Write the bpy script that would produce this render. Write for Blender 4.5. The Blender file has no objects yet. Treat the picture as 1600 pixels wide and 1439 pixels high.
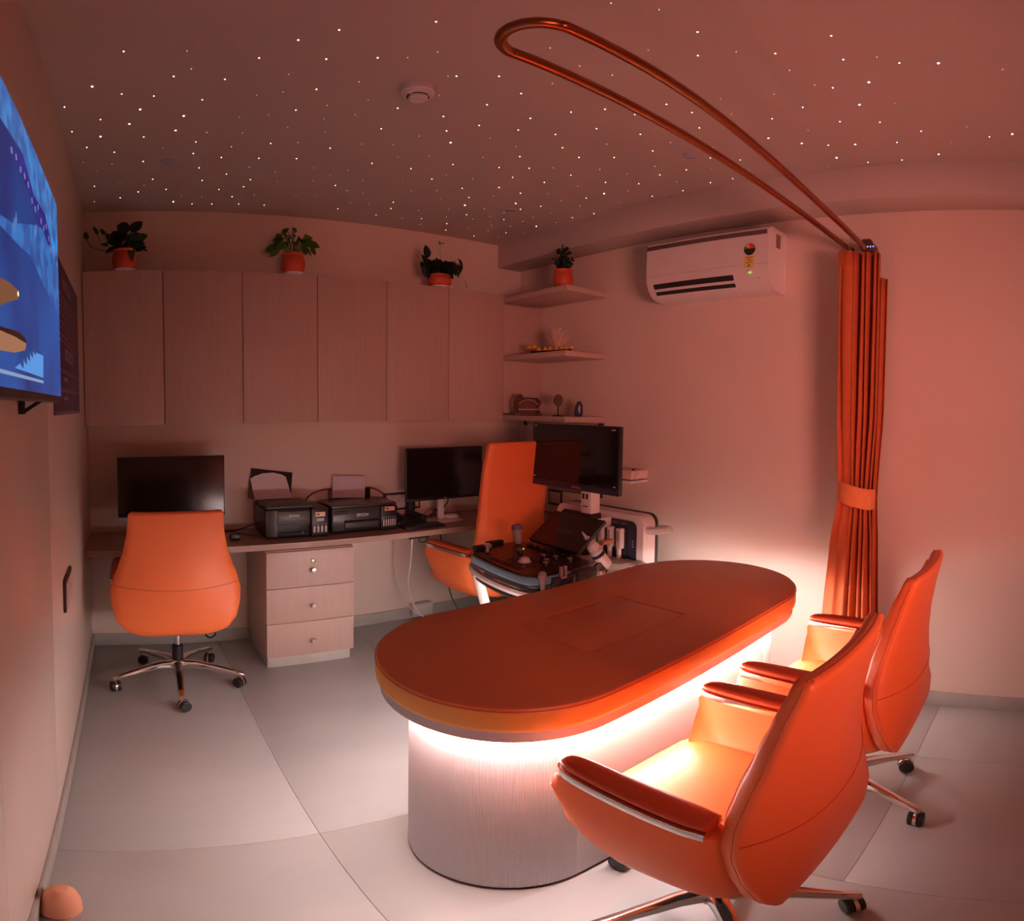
import bpy, bmesh, math, random
from math import pi, sin, cos, radians as R
from mathutils import Vector, Matrix
random.seed(7)
S = bpy.context.scene
C = S.collection

# ------------------------------------------------------------------ camera, world, exposure
F = 913.4062
cd = bpy.data.cameras.new('camera'); cam = bpy.data.objects.new('camera', cd); C.objects.link(cam)
cd.type = 'PANO'; cd.panorama_type = 'EQUIRECTANGULAR'
cd.longitude_min = -568.3949 / F; cd.longitude_max = (1600 - 568.3949) / F
cd.latitude_max = 675.9862 / F; cd.latitude_min = -(1439 - 675.9862) / F
cam.location = (0, 0, 1.40)
cam.rotation_euler = (pi / 2 - 0.0456, 0, -0.4044)
cd.clip_start = 0.02
S.camera = cam
S.view_settings.view_transform = 'Standard'
S.view_settings.look = 'None'
S.view_settings.gamma = 1.0
S.view_settings.exposure = 0.0
S.view_settings.use_curve_mapping = False

LEDW = 98.0          # under-table strip
ADDGLOW_W = 88.0        # added warm glow ring, brightens upper walls
FILL = (0.22, 0.050, 0.024); FILLS = 1.0
w = bpy.data.worlds.new('world'); S.world = w; w.use_nodes = True
w.node_tree.nodes['Background'].inputs[0].default_value = (*FILL, 1)
w.node_tree.nodes['Background'].inputs[1].default_value = FILLS

def area(name, loc, rot, sx, sy, col, power):
    l = bpy.data.lights.new(name, 'AREA'); l.shape = 'RECTANGLE'; l.size = sx; l.size_y = sy
    l.color = col; l.energy = power
    o = bpy.data.objects.new(name, l); C.objects.link(o); o.location = loc; o.rotation_euler = rot
    return o
def aim(o, tgt):
    o.rotation_euler = (Vector(tgt) - o.location).to_track_quat('-Z', 'Y').to_euler()
l1 = area('added_warm_fill', (.35, -1.25, 1.30), (0, 0, 0), .8, .6, (1.0, .34, .29), 10.0); l1.data.spread = R(74)  # added fill behind the camera, stands for no known lamp
aim(l1, (.35 + 3 * sin(R(36)), -1.25 + 3 * cos(R(36)), 1.30 + 3 * math.tan(R(5))))


# ------------------------------------------------------------------ materials
_m = {}
def mat(name, col, rough=0.6, metal=0.0, var=0.06, scale=8.0, bump=0.0, bscale=200.0, stretch=(1, 1, 1),
        emit=None, es=0.0, spec=0.5, alpha=None, coat=0.0, trans=0.0):
    if name in _m: return _m[name]
    m = bpy.data.materials.new(name); m.use_nodes = True; _m[name] = m
    nt = m.node_tree; N = nt.nodes; L = nt.links; b = N['Principled BSDF']
    b.inputs['Roughness'].default_value = rough; b.inputs['Metallic'].default_value = metal
    b.inputs['Specular IOR Level'].default_value = spec
    b.inputs['Coat Weight'].default_value = coat
    b.inputs['Transmission Weight'].default_value = trans
    tc = N.new('ShaderNodeTexCoord'); mp = N.new('ShaderNodeMapping'); mp.inputs['Scale'].default_value = stretch
    L.new(tc.outputs['Object'], mp.inputs[0])
    nz = N.new('ShaderNodeTexNoise'); nz.inputs['Scale'].default_value = scale; nz.inputs['Detail'].default_value = 4
    L.new(mp.outputs[0], nz.inputs['Vector'])
    rp = N.new('ShaderNodeValToRGB')
    lo = tuple(max(0, c * (1 - var)) for c in col); hi = tuple(min(1, c * (1 + var)) for c in col)
    rp.color_ramp.elements[0].position = 0.3; rp.color_ramp.elements[1].position = 0.7
    rp.color_ramp.elements[0].color = (*lo, 1); rp.color_ramp.elements[1].color = (*hi, 1)
    L.new(nz.outputs['Fac'], rp.inputs[0]); L.new(rp.outputs[0], b.inputs['Base Color'])
    if bump:
        n2 = N.new('ShaderNodeTexNoise'); n2.inputs['Scale'].default_value = bscale; n2.inputs['Detail'].default_value = 3
        L.new(mp.outputs[0], n2.inputs['Vector'])
        bp = N.new('ShaderNodeBump'); bp.inputs['Strength'].default_value = bump; bp.inputs['Distance'].default_value = 0.002
        L.new(n2.outputs['Fac'], bp.inputs['Height']); L.new(bp.outputs[0], b.inputs['Normal'])
    if emit:
        b.inputs['Emission Color'].default_value = (*emit, 1); b.inputs['Emission Strength'].default_value = es
    if alpha is not None:
        b.inputs['Alpha'].default_value = alpha
    return m

WALL = mat('wall_paint', (0.74, 0.61, 0.52), 0.55, var=0.02, scale=2, bump=0.05, bscale=300)
WALLL = mat('wall_laminate', (0.66, 0.56, 0.49), 0.38, var=0.02, scale=2)
CEIL = mat('ceiling_paint', (0.56, 0.49, 0.45), 0.7, var=0.02, scale=2)
FLOORM = mat('floor_tile', (0.42, 0.43, 0.42), 0.36, var=0.06, scale=1.6, stretch=(1, 2.5, 1))
GROUT = mat('grout', (0.36, 0.34, 0.31), 0.8)
BASEB = mat('skirting', (0.42, 0.41, 0.38), 0.4)
LAM = mat('wood_laminate', (0.52, 0.37, 0.31), 0.42, var=0.045, scale=3, stretch=(40, 40, 1.2), bump=0.15, bscale=10)
LAMH = mat('desk_laminate', (0.40, 0.25, 0.19), 0.42, var=0.10, scale=3, stretch=(1.2, 40, 40))
DARKGAP = mat('cabinet_carcass', (0.06, 0.035, 0.025), 0.8)
ORANGE = mat('orange_leather', (0.95, 0.205, 0.055), 0.42, var=0.03, scale=5, bump=0.12, bscale=420)
ORANGED = mat('orange_stitch', (0.60, 0.115, 0.032), 0.6)
ARMC = mat('red_orange_leather', (0.60, 0.085, 0.022), 0.38, var=0.04, bump=0.12, bscale=420)
THREAD = mat('thread', (0.85, 0.35, 0.16), 0.7)
PAD = mat('table_leather', (0.76, 0.24, 0.085), 0.40, var=0.05, scale=4, bump=0.12, bscale=300)
PAD_LIT = mat('table_leather_lit_side', (0.82, 0.40, 0.085), 0.36, var=0.05, scale=4, bump=0.12, bscale=300)  # same leather as the top, with bounced orange glow put into the colour
FLUTE = mat('fluted_cladding', (0.66, 0.66, 0.70), 0.45, var=0.03, scale=3)
CHROME = mat('chrome', (0.80, 0.77, 0.74), 0.12, 1.0, var=0.02)
ALU = mat('brushed_aluminium', (0.62, 0.60, 0.58), 0.30, 1.0, var=0.04)
BRASS = mat('copper_tube', (0.42, 0.14, 0.055), 0.28, 1.0, var=0.05)
BLACK = mat('black_plastic', (0.014, 0.013, 0.013), 0.38, var=0.1)
BLACKM = mat('black_matte', (0.018, 0.016, 0.015), 0.7, var=0.1)
GREYP = mat('charcoal_plastic', (0.050, 0.046, 0.046), 0.45, var=0.06)
SCREEN = mat('dark_screen', (0.006, 0.006, 0.007), 0.16, var=0.0)
WHITEP = mat('white_plastic', (0.74, 0.70, 0.68), 0.32, var=0.02)
GREYW = mat('grey_plastic', (0.40, 0.37, 0.37), 0.4, var=0.03)
PAPER = mat('paper', (0.78, 0.72, 0.72), 0.8, var=0.01)
NAVY = mat('navy_plastic', (0.020, 0.022, 0.045), 0.35)
TEAL = mat('light_blue_trim', (0.16, 0.36, 0.48), 0.35)
TERRA = mat('terracotta', (0.62, 0.085, 0.035), 0.5, var=0.08, scale=12)
SOIL = mat('soil', (0.05, 0.03, 0.02), 0.95, var=0.3, scale=60)
LEAFD = mat('leaf_dark', (0.030, 0.085, 0.030), 0.4, var=0.25, scale=14)
LEAFG = mat('leaf_green', (0.10, 0.26, 0.035), 0.42, var=0.25, scale=14)
LEAFY = mat('leaf_yellow', (0.30, 0.40, 0.06), 0.45, var=0.2, scale=14)
LEAFB = mat('leaf_deep', (0.018, 0.040, 0.022), 0.45, var=0.3, scale=14)
CLOTH = mat('curtain_fabric', (0.50, 0.105, 0.028), 0.75, var=0.06, scale=30, bump=0.25, bscale=500)
CLOTHT = mat('curtain_tie_fabric', (0.80, 0.28, 0.10), 0.75, var=0.06, scale=30, bump=0.2, bscale=500)
LEDM = mat('led_strip', (1, 1, 1), 0.5, emit=(0.86, 0.95, 1.0), es=LEDW)
ADDGLOW = mat('added_warm_glow', (1, 1, 1), 0.5, emit=(1.0, 0.36, 0.22), es=ADDGLOW_W)
WOODD = mat('carved_wood', (0.10, 0.038, 0.024), 0.6, var=0.3, scale=40)
AGATE = mat('blue_agate', (0.010, 0.012, 0.045), 0.5, var=0.5, scale=30, spec=0.2)
YELL = mat('yellow_flower', (0.85, 0.42, 0.04), 0.6, var=0.2, scale=60)
TWIG = mat('pale_twig', (0.85, 0.62, 0.50), 0.8)
SKINRUBBER = mat('pink_grey_rubber', (0.42, 0.34, 0.34), 0.5)
CLEAR = mat('clear_bag', (0.75, 0.70, 0.68), 0.25, alpha=0.45)
PURPLE = mat('poster_print', (0.085, 0.035, 0.095), 0.5, var=0.08)
PURPL2 = mat('poster_pale_print', (0.32, 0.20, 0.27), 0.5)
INKC = mat('ink_bottle', (0.55, 0.48, 0.44), 0.3)
YSTK = mat('yellow_sticker', (0.80, 0.62, 0.16), 0.5)
RSTK = mat('red_sticker', (0.75, 0.06, 0.03), 0.5)
PEACH = mat('peach_fabric', (0.72, 0.33, 0.20), 0.8, bump=0.2)
def emi(name, col, s):
    m = bpy.data.materials.new(name); m.use_nodes = True; nt = m.node_tree
    b = nt.nodes['Principled BSDF']; b.inputs['Base Color'].default_value = (0.01, 0.01, 0.01, 1); b.inputs['Roughness'].default_value = 0.3
    b.inputs['Emission Color'].default_value = (*col, 1); b.inputs['Emission Strength'].default_value = s
    return m

# ------------------------------------------------------------------ mesh helpers
def bm_(): return bmesh.new()
def box(bm, x0, x1, y0, y1, z0, z1, bev=0.0, seg=2, M=None):
    r = bmesh.ops.create_cube(bm, size=1.0); vs = r['verts']
    for v in vs: v.co = Vector(((x0 + x1) / 2 + v.co.x * (x1 - x0), (y0 + y1) / 2 + v.co.y * (y1 - y0), (z0 + z1) / 2 + v.co.z * (z1 - z0)))
    if bev:
        es = list({e for v in vs for e in v.link_edges})
        rr = bmesh.ops.bevel(bm, geom=es, offset=bev, segments=seg, affect='EDGES', profile=0.5)
        vs = list({v for f in rr['faces'] for v in f.verts} | {v for v in vs if v.is_valid})
    if M is not None:
        for v in vs:
            if v.is_valid: v.co = M @ v.co
    return bm
def loft(bm, rings, caps=True, closed=True, loop=False):
    V = [[bm.verts.new(p) for p in r] for r in rings]
    n = len(V[0]); k = len(V)
    for i in range(k if loop else k - 1):
        a, b = V[i], V[(i + 1) % k]
        for j in range(n if closed else n - 1):
            bm.faces.new((a[j], a[(j + 1) % n], b[(j + 1) % n], b[j]))
    if caps and closed and not loop:
        bm.faces.new(list(reversed(V[0]))); bm.faces.new(V[-1])
    return bm
def tube(bm, pts, r, n=8, loop=False):
    P = [Vector(p) for p in pts]; k = len(P); rings = []; up = Vector((0, 0, 1)); prev = None
    for i, p in enumerate(P):
        if loop: t = P[(i + 1) % k] - P[i - 1]
        else: t = P[min(i + 1, k - 1)] - P[max(i - 1, 0)]
        t.normalize()
        if prev is None:
            a = t.cross(up)
            if a.length < 0.1: a = t.cross(Vector((1, 0, 0)))
        else: a = prev - t * prev.dot(t)
        a.normalize(); prev = a; b = t.cross(a)
        rr = r[i] if isinstance(r, (list, tuple)) else r
        rings.append([p + a * rr * cos(2 * pi * j / n) + b * rr * sin(2 * pi * j / n) for j in range(n)])
    return loft(bm, rings, loop=loop)
def curve(pts, n=8):  # catmull-rom
    P = [Vector(p) for p in pts]; out = []
    for i in range(len(P) - 1):
        a, b, c, d = P[max(i - 1, 0)], P[i], P[i + 1], P[min(i + 2, len(P) - 1)]
        for k in range(n):
            t = k / n
            out.append(0.5 * ((2 * b) + (c - a) * t + (2 * a - 5 * b + 4 * c - d) * t * t + (3 * b - a - 3 * c + d) * t ** 3))
    out.append(P[-1]); return out
def lathe(bm, prof, c=(0, 0, 0), n=24, M=None, rib=0, ribd=0.0):
    rings = []
    for r, z in prof:
        ring = []
        for j in range(n):
            rr = max(r, 0.0004)
            if rib and r > 0.02: rr = r + (ribd if j % 2 else 0)
            p = Vector((rr * cos(2 * pi * j / n), rr * sin(2 * pi * j / n), z))
            if M is not None: p = M @ p
            ring.append(p + Vector(c))
        rings.append(ring)
    return loft(bm, rings)
def prism(bm, poly, z0, z1, ax=2, bev=0):
    def mk(a, b, z):
        return {2: (a, b, z), 0: (z, a, b), 1: (a, z, b)}[ax]
    return loft(bm, [[mk(a, b, z0) for a, b in poly], [mk(a, b, z1) for a, b in poly]])
def sm_curve(a, b, f): return a + (b - a) * f
def fin(bm, smooth, ang):
    bmesh.ops.recalc_face_normals(bm, faces=bm.faces)
    if smooth:
        for f in bm.faces: f.smooth = True
        if ang is not None:
            lim = R(ang)
            for e in bm.edges:
                if len(e.link_faces) == 2 and e.calc_face_angle(0) > lim: e.smooth = False
def obj(name, bm, m, parent=None, smooth=True, ang=35, kind=None, label=None, cat=None, group=None, world=True):
    fin(bm, smooth, ang)
    if parent is None:
        xs = [v.co for v in bm.verts]
        c = Vector(((min(v.x for v in xs) + max(v.x for v in xs)) / 2, (min(v.y for v in xs) + max(v.y for v in xs)) / 2, min(v.z for v in xs)))
        for v in bm.verts: v.co -= c
    elif world:
        c = root_loc(parent)
        for v in bm.verts: v.co -= c
    me = bpy.data.meshes.new(name); bm.to_mesh(me); bm.free(); me.materials.append(m)
    o = bpy.data.objects.new(name, me); C.objects.link(o)
    if parent is None: o.location = c
    else: o.parent = parent
    if kind: o['kind'] = kind
    if label: o['label'] = label
    if cat: o['category'] = cat
    if group: o['group'] = group
    return o
def root_loc(p):
    v = Vector((0, 0, 0))
    while p is not None: v += p.location; p = p.parent
    return v
def thing(name, label, cat, loc=(0, 0, 0), rotz=0.0, group=None):
    o = bpy.data.objects.new(name, None); C.objects.link(o); o.location = loc; o.rotation_euler = (0, 0, rotz)
    o.empty_display_size = 0.05
    o['label'] = label; o['category'] = cat
    if group: o['group'] = group
    return o
def B(name, m, parent, x0, x1, y0, y1, z0, z1, bev=0.002, **k):
    bm = bm_(); box(bm, x0, x1, y0, y1, z0, z1, bev); return obj(name, bm, m, parent, **k)
def inst(src, name=None, parent=None, loc=None, rot=None):
    c = src.copy(); C.objects.link(c)
    if parent is not None: c.parent = parent
    if loc is not None: c.location = loc
    if rot is not None: c.rotation_euler = rot
    return c
def copy_tree(o, parent=None):
    c = o.copy(); C.objects.link(c)
    if parent is not None: c.parent = parent
    for ch in [q for q in allobj if q.parent == o]: copy_tree(ch, c)
    return c
def text(name, s, size, M, m, parent, ext=0.0004, label=None):
    cu = bpy.data.curves.new(name, 'FONT'); cu.body = s; cu.size = size; cu.extrude = ext; cu.align_x = 'CENTER'; cu.align_y = 'CENTER'
    cu.resolution_u = 3
    t = bpy.data.objects.new(name, cu); C.objects.link(t)
    dg = bpy.context.evaluated_depsgraph_get(); me = bpy.data.meshes.new_from_object(t.evaluated_get(dg))
    bpy.data.objects.remove(t)
    me.transform(M); me.transform(Matrix.Translation(-root_loc(parent)))
    me.materials.clear(); me.materials.append(m)
    o = bpy.data.objects.new(name, me); C.objects.link(o); o.parent = parent
    if label: o['label'] = label
    return o
def FR(loc, right, up):  # frame matrix: text plane with given right/up
    r = Vector(right).normalized(); u = Vector(up).normalized(); n = r.cross(u)
    return Matrix(((r.x, u.x, n.x, loc[0]), (r.y, u.y, n.y, loc[1]), (r.z, u.z, n.z, loc[2]), (0, 0, 0, 1)))

XL, XR, YB, ZC = -0.221, 2.593, 3.275, 2.546
YF = -1.6
# ------------------------------------------------------------------ room
flo = B('floor', GROUT, None, XL - .1, XR + .1, YF, YB + .1, -0.10, -0.004, 0, kind='structure')
for ix, (a, b) in enumerate([(XL - .1, -.30), (-.30, .50), (.50, 1.30), (1.30, 2.10), (2.10, XR + .1)]):
    for c, d in [(YF, -.12), (-.12, .42), (.42, 1.48), (1.48, YB + .1)] if a > 1 else [(YF, -.12), (-.12, 1.48), (1.48, YB + .1)]:
        if b - a < .05: continue
        o = B('tile', FLOORM, flo, a + .0006, b - .0006, c + .0006, d - .0006, -0.004, 0.0, 0.0007)
ceil = B('ceiling', CEIL, None, XL - .1, XR + .1, YF, YB + .1, ZC, ZC + .1, 0, kind='structure')
B('wall_back', WALL, None, XL - .1, XR + .1, YB, YB + .1, 0, ZC, 0, kind='structure')
B('wall_right', WALL, None, XR, XR + .1, YF, YB, 0, ZC, 0, kind='structure')
wl = B('wall_left', DARKGAP, None, XL - .1, XL - .004, YF, YB, 0, ZC, 0, kind='structure')
yy = [YF, -.6, .03, .665, 1.30, YB]
gl = [1.62, .93]
cuts = [YF, .25, .93, 1.62, YB]
for a, b in zip(cuts, cuts[1:]):
    B('panel', WALLL, wl, XL - .004, XL, a + .0007, b - .0007, 0.0, ZC, 0.0004)
B('trim_1', CEIL, None, 2.392, XR, YF, YB, 2.379, ZC, 0.002, kind='structure')
B('baseboard_back', BASEB, None, XL + .012, XR - .012, YB - .012, YB, 0, .075, .002, kind='structure')
B('baseboard_left', BASEB, None, XL, XL + .012, YF, YB, 0, .075, .002, kind='structure')
B('baseboard_right', BASEB, None, XR - .012, XR, YF, YB - .012, 0, .075, .002, kind='structure')

# fibre-optic ceiling stars
STARS = [(0.462,1.515,2),(0.183,1.631,1),(0.387,1.645,2),(0.207,1.742,1),(0.16,1.796,2),(0.316,1.8,2),(0.496,1.727,1),(0.107,1.94,2),(0.267,1.958,2),(0.436,1.895,1),(0.513,1.853,1),(0.065,2.045,3),(0.219,2.095,3),(0.416,2.08,1),(0.593,1.979,2),(0.512,2.04,1),(0.029,2.17,3),(0.201,2.227,3),(0.32,2.235,1),(0.454,2.218,1),(0.607,2.131,1),(0.084,2.293,2),(0.29,2.332,2),(0.585,2.301,2),(0.687,2.264,1),(0.164,2.402,1),(0.438,2.364,1),(0.294,2.456,2),(0.417,2.489,2),(0.575,2.469,2),(0.731,2.434,2),(0.089,2.555,2),(0.339,2.621,2),(0.557,2.58,1),(0.686,2.618,1),(0.472,2.684,2),(0.14,2.778,2),(0.373,2.782,2),(0.596,2.739,2),(0.726,2.735,1),(0.102,2.862,1),(0.212,2.919,2),(0.472,2.901,2),(0.584,2.842,2),(0.075,2.959,2),(0.297,3.013,1),(0.402,3.018,1),(0.556,3.001,2),(0.662,2.953,1),(0.111,3.111,1),(0.263,3.111,3),(0.365,3.141,2),(0.47,3.131,2),(0.612,3.112,2),(0.75,3.106,2),(0.57,1.6,2),(0.701,1.539,2),(0.832,1.43,1),(0.958,1.534,2),(0.609,1.803,2),(0.715,1.706,1),(0.794,1.817,1),(0.985,1.68,1),(0.683,1.91,1),(0.8,1.947,1),(0.912,1.837,2),(1.084,1.82,2),(0.938,2.026,2),(0.711,2.021,1),(0.755,2.134,1),(1.096,2.023,1),(1.162,1.927,2),(0.828,2.281,2),(0.931,2.194,1),(1.048,2.149,1),(1.236,2.018,3),(1.125,2.26,1),(1.235,2.188,1),(1.056,2.376,2),(1.373,2.22,2),(0.838,2.519,1),(0.99,2.497,1),(1.238,2.358,2),(0.938,2.584,1),(1.387,2.43,2),(1.415,2.346,1),(1.545,2.324,1),(0.884,2.679,1),(1.01,2.709,2),(1.109,2.6,1),(1.58,2.467,2),(1.09,2.759,1),(1.178,2.763,1),(1.492,2.563,1),(0.872,2.917,1),(0.969,2.897,1),(1.573,2.661,1),(1.684,2.565,2),(1.382,2.832,2),(1.277,2.914,1),(0.96,3.057,1),(1.153,3.057,2),(1.418,2.935,2),(1.737,2.684,3),(1.044,3.13,1),(1.178,2.933,1),(1.393,3.078,2),(1.571,2.898,1),(1.703,2.794,1),(1.555,3.07,1),(1.658,3.023,2),(1.839,2.822,2),(1.761,2.916,1),(1.837,3.035,2),(1.709,3.131,1),(1.918,2.876,1),(1.903,3.156,2),(1.996,3.038,1),(1.385,2.634,1),(1.287,2.534,1),(1.063,1.461,2),(1.192,1.517,2),(1.156,1.655,2),(1.342,1.652,2),(1.411,1.515,2),(1.474,1.414,2),(1.573,1.364,2),(1.304,1.224,1),(1.219,1.395,1),(1.196,1.252,1),(1.235,1.817,2),(1.375,1.763,2),(1.507,1.702,2),(1.577,1.553,2),(1.337,1.89,1),(1.469,1.897,1),(1.617,1.782,2),(1.712,1.628,1),(1.433,2.077,1),(1.55,1.974,2),(1.738,1.812,2),(1.837,1.702,2),(1.559,2.133,2),(1.668,2.056,2),(1.742,1.98,1),(1.901,1.845,1),(2.022,1.79,1),(1.684,2.196,2),(1.863,1.993,2),(1.718,2.35,2),(1.84,2.152,2),(2.041,1.942,2),(1.988,2.077,1),(1.854,2.352,2),(1.962,2.264,1),(2.155,2.059,3),(2.2,1.937,1),(1.773,2.471,1),(1.937,2.496,3),(2.144,2.175,2),(2.086,2.3,1),(2.018,2.557,2),(2.068,2.444,2),(2.215,2.295,1),(2.306,2.095,1),(1.857,2.673,1),(1.987,2.667,1),(2.191,2.495,1),(2.363,2.333,2),(1.964,2.768,1),(2.065,2.772,2),(2.333,2.476,2),(2.17,2.726,1),(2.164,2.623,1),(2.331,2.613,1),(2.18,2.858,1),(2.296,2.753,3),(2.128,3.021,1),(2.244,2.988,2),(2.341,2.93,1),(2.263,3.093,1),(2.123,3.17,2),(2.069,2.9,1),(1.249,1.042,1),(1.352,0.95,2),(1.385,0.847,1),(1.441,0.757,2),(1.549,0.765,5),(1.633,1.051,1),(1.572,1.225,2),(1.678,0.88,5),(1.673,1.192,2),(1.752,1.081,1),(1.848,0.973,6),(1.796,1.244,2),(1.72,1.461,2),(1.999,1.065,7),(1.853,1.418,1),(1.88,1.529,2),(1.981,1.302,1),(2,1.459,2),(2.072,1.375,2),(2.15,1.276,2),(2.021,1.629,1),(2.134,1.541,2),(2.12,1.678,2),(2.154,1.832,2),(2.262,1.298,1),(2.331,1.42,2),(2.238,1.67,1),(2.327,1.539,2),(2.355,1.717,2),(2.335,1.894,2),(2.175,1.434,1),(0.011,1.639,2),(-0.088,1.862,3),(0.003,1.923,2),(-0.19,2.006,2),(-0.074,2.124,2),(-0.185,2.222,2),(-0.081,2.281,3),(-0.141,2.385,2),(-0.032,2.446,2),(-0.168,2.55,1),(-0.045,2.581,1),(-0.114,2.658,1),(-0.137,2.861,2),(-0.013,2.824,1),(-0.015,3.045,2),(-0.15,3.096,2),(1.403,0.58,2),(1.54,0.597,6),(1.55,0.503,5),(1.598,0.452,2),(1.617,0.345,7),(1.667,0.17,1),(1.697,0.572,7),(1.666,0.736,5),(1.702,0.69,6),(1.843,0.65,7),(1.803,0.836,6),(1.859,0.534,5),(1.953,0.759,6),(1.994,0.624,6),(1.988,0.896,5),(2.096,0.498,6),(2.142,0.17,7),(2.166,0.256,2),(2.093,0.968,7),(2.143,0.877,6),(2.166,0.774,7),(2.182,0.611,6),(2.208,0.406,5),(2.276,0.892,7),(2.356,0.782,6),(2.36,0.636,6),(2.321,0.475,7),(2.359,0.963,5),(2.075,0.327,1),(0.544,1.429,2),(0.742,1.285,2),(0.776,1.501,1),(0.937,1.548,1),(1.094,0.884,1),(1.24,0.875,2),(1.001,0.95,1),(0.991,1.123,1),(1.062,1.228,1)]
cols = [emi('star_warm', (1.0, .82, .55), 9), emi('star_blue', (.62, .66, 1.0), 9)]
prot = {}
for k in (1, 2, 3, 5, 6, 7):
    r = {1: .0016, 2: .0024, 3: .0034}[k if k < 4 else k - 4]
    bm = bm_(); lathe(bm, [(r, .0), (r * .8, -.0012), (0, -.0018)], n=8)
    me = bpy.data.meshes.new('star_light'); fin(bm, True, None); bm.to_mesh(me); bm.free()
    base = {1: 2.2, 2: 6, 3: 12}[k if k < 4 else k - 4]
    me.materials.append(emi('star_%d' % k, (1.0, .80, .52) if k < 4 else (.60, .62, 1.0), base)); prot[k] = me
for x, y, k in STARS:
    o = bpy.data.objects.new('star_light', prot[k]); C.objects.link(o); o.parent = ceil
    o.location = Vector((x, y, ZC)) - ceil.location
for i, (x, y) in enumerate([(.195, 2.555), (1.986, 2.609), (2.006, 1.4325)]):
    bm = bm_(); lathe(bm, [(.032, 0), (.032, -.003), (.024, -.005), (0, -.006)], (x, y, ZC), 20)
    obj('ceiling_cap', bm, mat('blue_grey_plastic', (.42, .42, .55), .4), None, label=['small round grey cap on ceiling above the left potted plant', 'small round grey cap on ceiling above the corner shelves', 'small round grey cap on ceiling beyond the copper curtain rod'][i], cat='ceiling cap')

# smoke detector
t = thing('smoke_detector', 'round white smoke detector on the starry ceiling', 'smoke detector', (.898, 1.665, ZC))
bm = bm_(); lathe(bm, [(.052, 0), (.054, -.004), (.054, -.026), (.050, -.030), (0, -.030)], t.location, 32); obj('base', bm, WHITEP, t)
bm = bm_(); lathe(bm, [(.048, -.030), (.047, -.036), (.036, -.040), (.034, -.040), (.034, -.036), (.0, -.036)], t.location, 32); obj('ring', bm, WHITEP, t)
bm = bm_(); lathe(bm, [(.032, -.036), (.031, -.050), (.026, -.054), (0, -.055)], t.location, 32); obj('sensor_dome', bm, WHITEP, t)
bm = bm_()
for a0, a1 in ((-.6, 1.1), (1.3, 1.9), (2.2, 3.4), (3.7, 5.3)):
    tube(bm, [t.location + Vector((.0345 * cos(a0 + (a1 - a0) * q / 8), .0345 * sin(a0 + (a1 - a0) * q / 8), -.0405)) for q in range(9)], .0022, 6)
obj('slot', bm, BLACKM, t)

# ------------------------------------------------------------------ wall cabinets
xs = [-.219 + (2.262 + .219) / 6 * i for i in range(7)]
YC = 3.02
labs = ['wood-grain wall cabinet unit with two flat doors against the left wall', 'wood-grain wall cabinet unit with two flat doors in the middle of the row', 'wood-grain wall cabinet unit with two flat doors beside the open corner shelves']
for u in range(3):
    x0, x1 = xs[2 * u], xs[2 * u + 2]
    t = thing('wall_cabinet', labs[u], 'cabinet', ((x0 + x1) / 2, YC + .12, 1.312), group='wall cabinets above the desk')
    B('body', LAM, t, x0 + .0005, x1 - .0005, YC + .021, YB - .001, 1.314, 2.121, .001)
    B('front_edge', DARKGAP, t, x0 + .004, x1 - .004, YC + .017, YC + .021, 1.318, 2.118, 0)
    for q in range(2):
        a, b = xs[2 * u + q], xs[2 * u + q + 1]
        B('door', LAM, t, a + .0018, b - .0018, YC, YC + .017, 1.312, 2.124, .0015)
B('filler_panel', LAM, None, 2.265, XR - .001, YC + .005, YC + .02, 1.36, 2.07, .001, label='narrow wood-grain panel closing the corner behind the shelves', cat='panel')
for i, (z, zz, l) in enumerate([(2.08, 2.112, 'topmost wood-grain corner shelf carrying the small potted plant'), (1.697, 1.728, 'middle wood-grain corner shelf carrying yellow flowers and pale twigs'), (1.314, 1.346, 'lowest wood-grain corner shelf carrying three small ornaments')]):
    bm = bm_(); box(bm, 2.258, XR - .001, 2.436, YC + .004, z, zz, .002)
    obj('wall_shelf', bm, LAM, None, label=l, cat='shelf', group='corner wall shelves')

# ------------------------------------------------------------------ desk
bm = bm_()
prism(bm, [(XL + .002, 2.842), (2.20, 2.842), (2.24, 2.80), (2.24, 2.50), (XR - .002, 2.50), (XR - .002, YB - .002), (XL + .002, YB - .002)], .664, .695)
obj('desk_worktop', bm, LAMH, None, smooth=False, label='long brown laminate worktop running below the wall cabinets', cat='desk')
t = thing('drawer_pedestal', 'wood-grain drawer unit with three drawers under the desk worktop', 'drawer unit', (.91, 3.0, 0))
B('body', LAM, t, .672, 1.146, 2.826, YB - .002, .068, .662, .001)
B('plinth', mat('plinth_grey', (.50, .48, .44), .45), t, .684, 1.133, 2.836, YB - .014, 0, .067, .001)
for k, (z0, z1) in enumerate([(.462, .657), (.266, .459), (.069, .263)]):
    d = B('drawer', LAM, t, .674, 1.144, 2.807, 2.825, z0, z1, .0015)
    zk = [.552, .356, .154][k]
    bm = bm_(); M = Matrix.Rotation(pi / 2, 4, 'X')
    lathe(bm, [(.006, 0), (.006, .010), (.013, .014), (.0145, .020), (.012, .026), (0, .028)], (.918, 2.807, zk), 20, M)
    obj('knob', bm, ALU, d)
    if k == 0:
        bm = bm_(); lathe(bm, [(.012, 0), (.012, .003), (.009, .005), (0, .005)], (.920, 2.807, .600), 20, M)
        box(bm, .919, .921, 2.8010, 2.8022, .595, .605)
        obj('lock', bm, mat('brass_lock', (.70, .62, .40), .3, 1.0), d)

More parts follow.
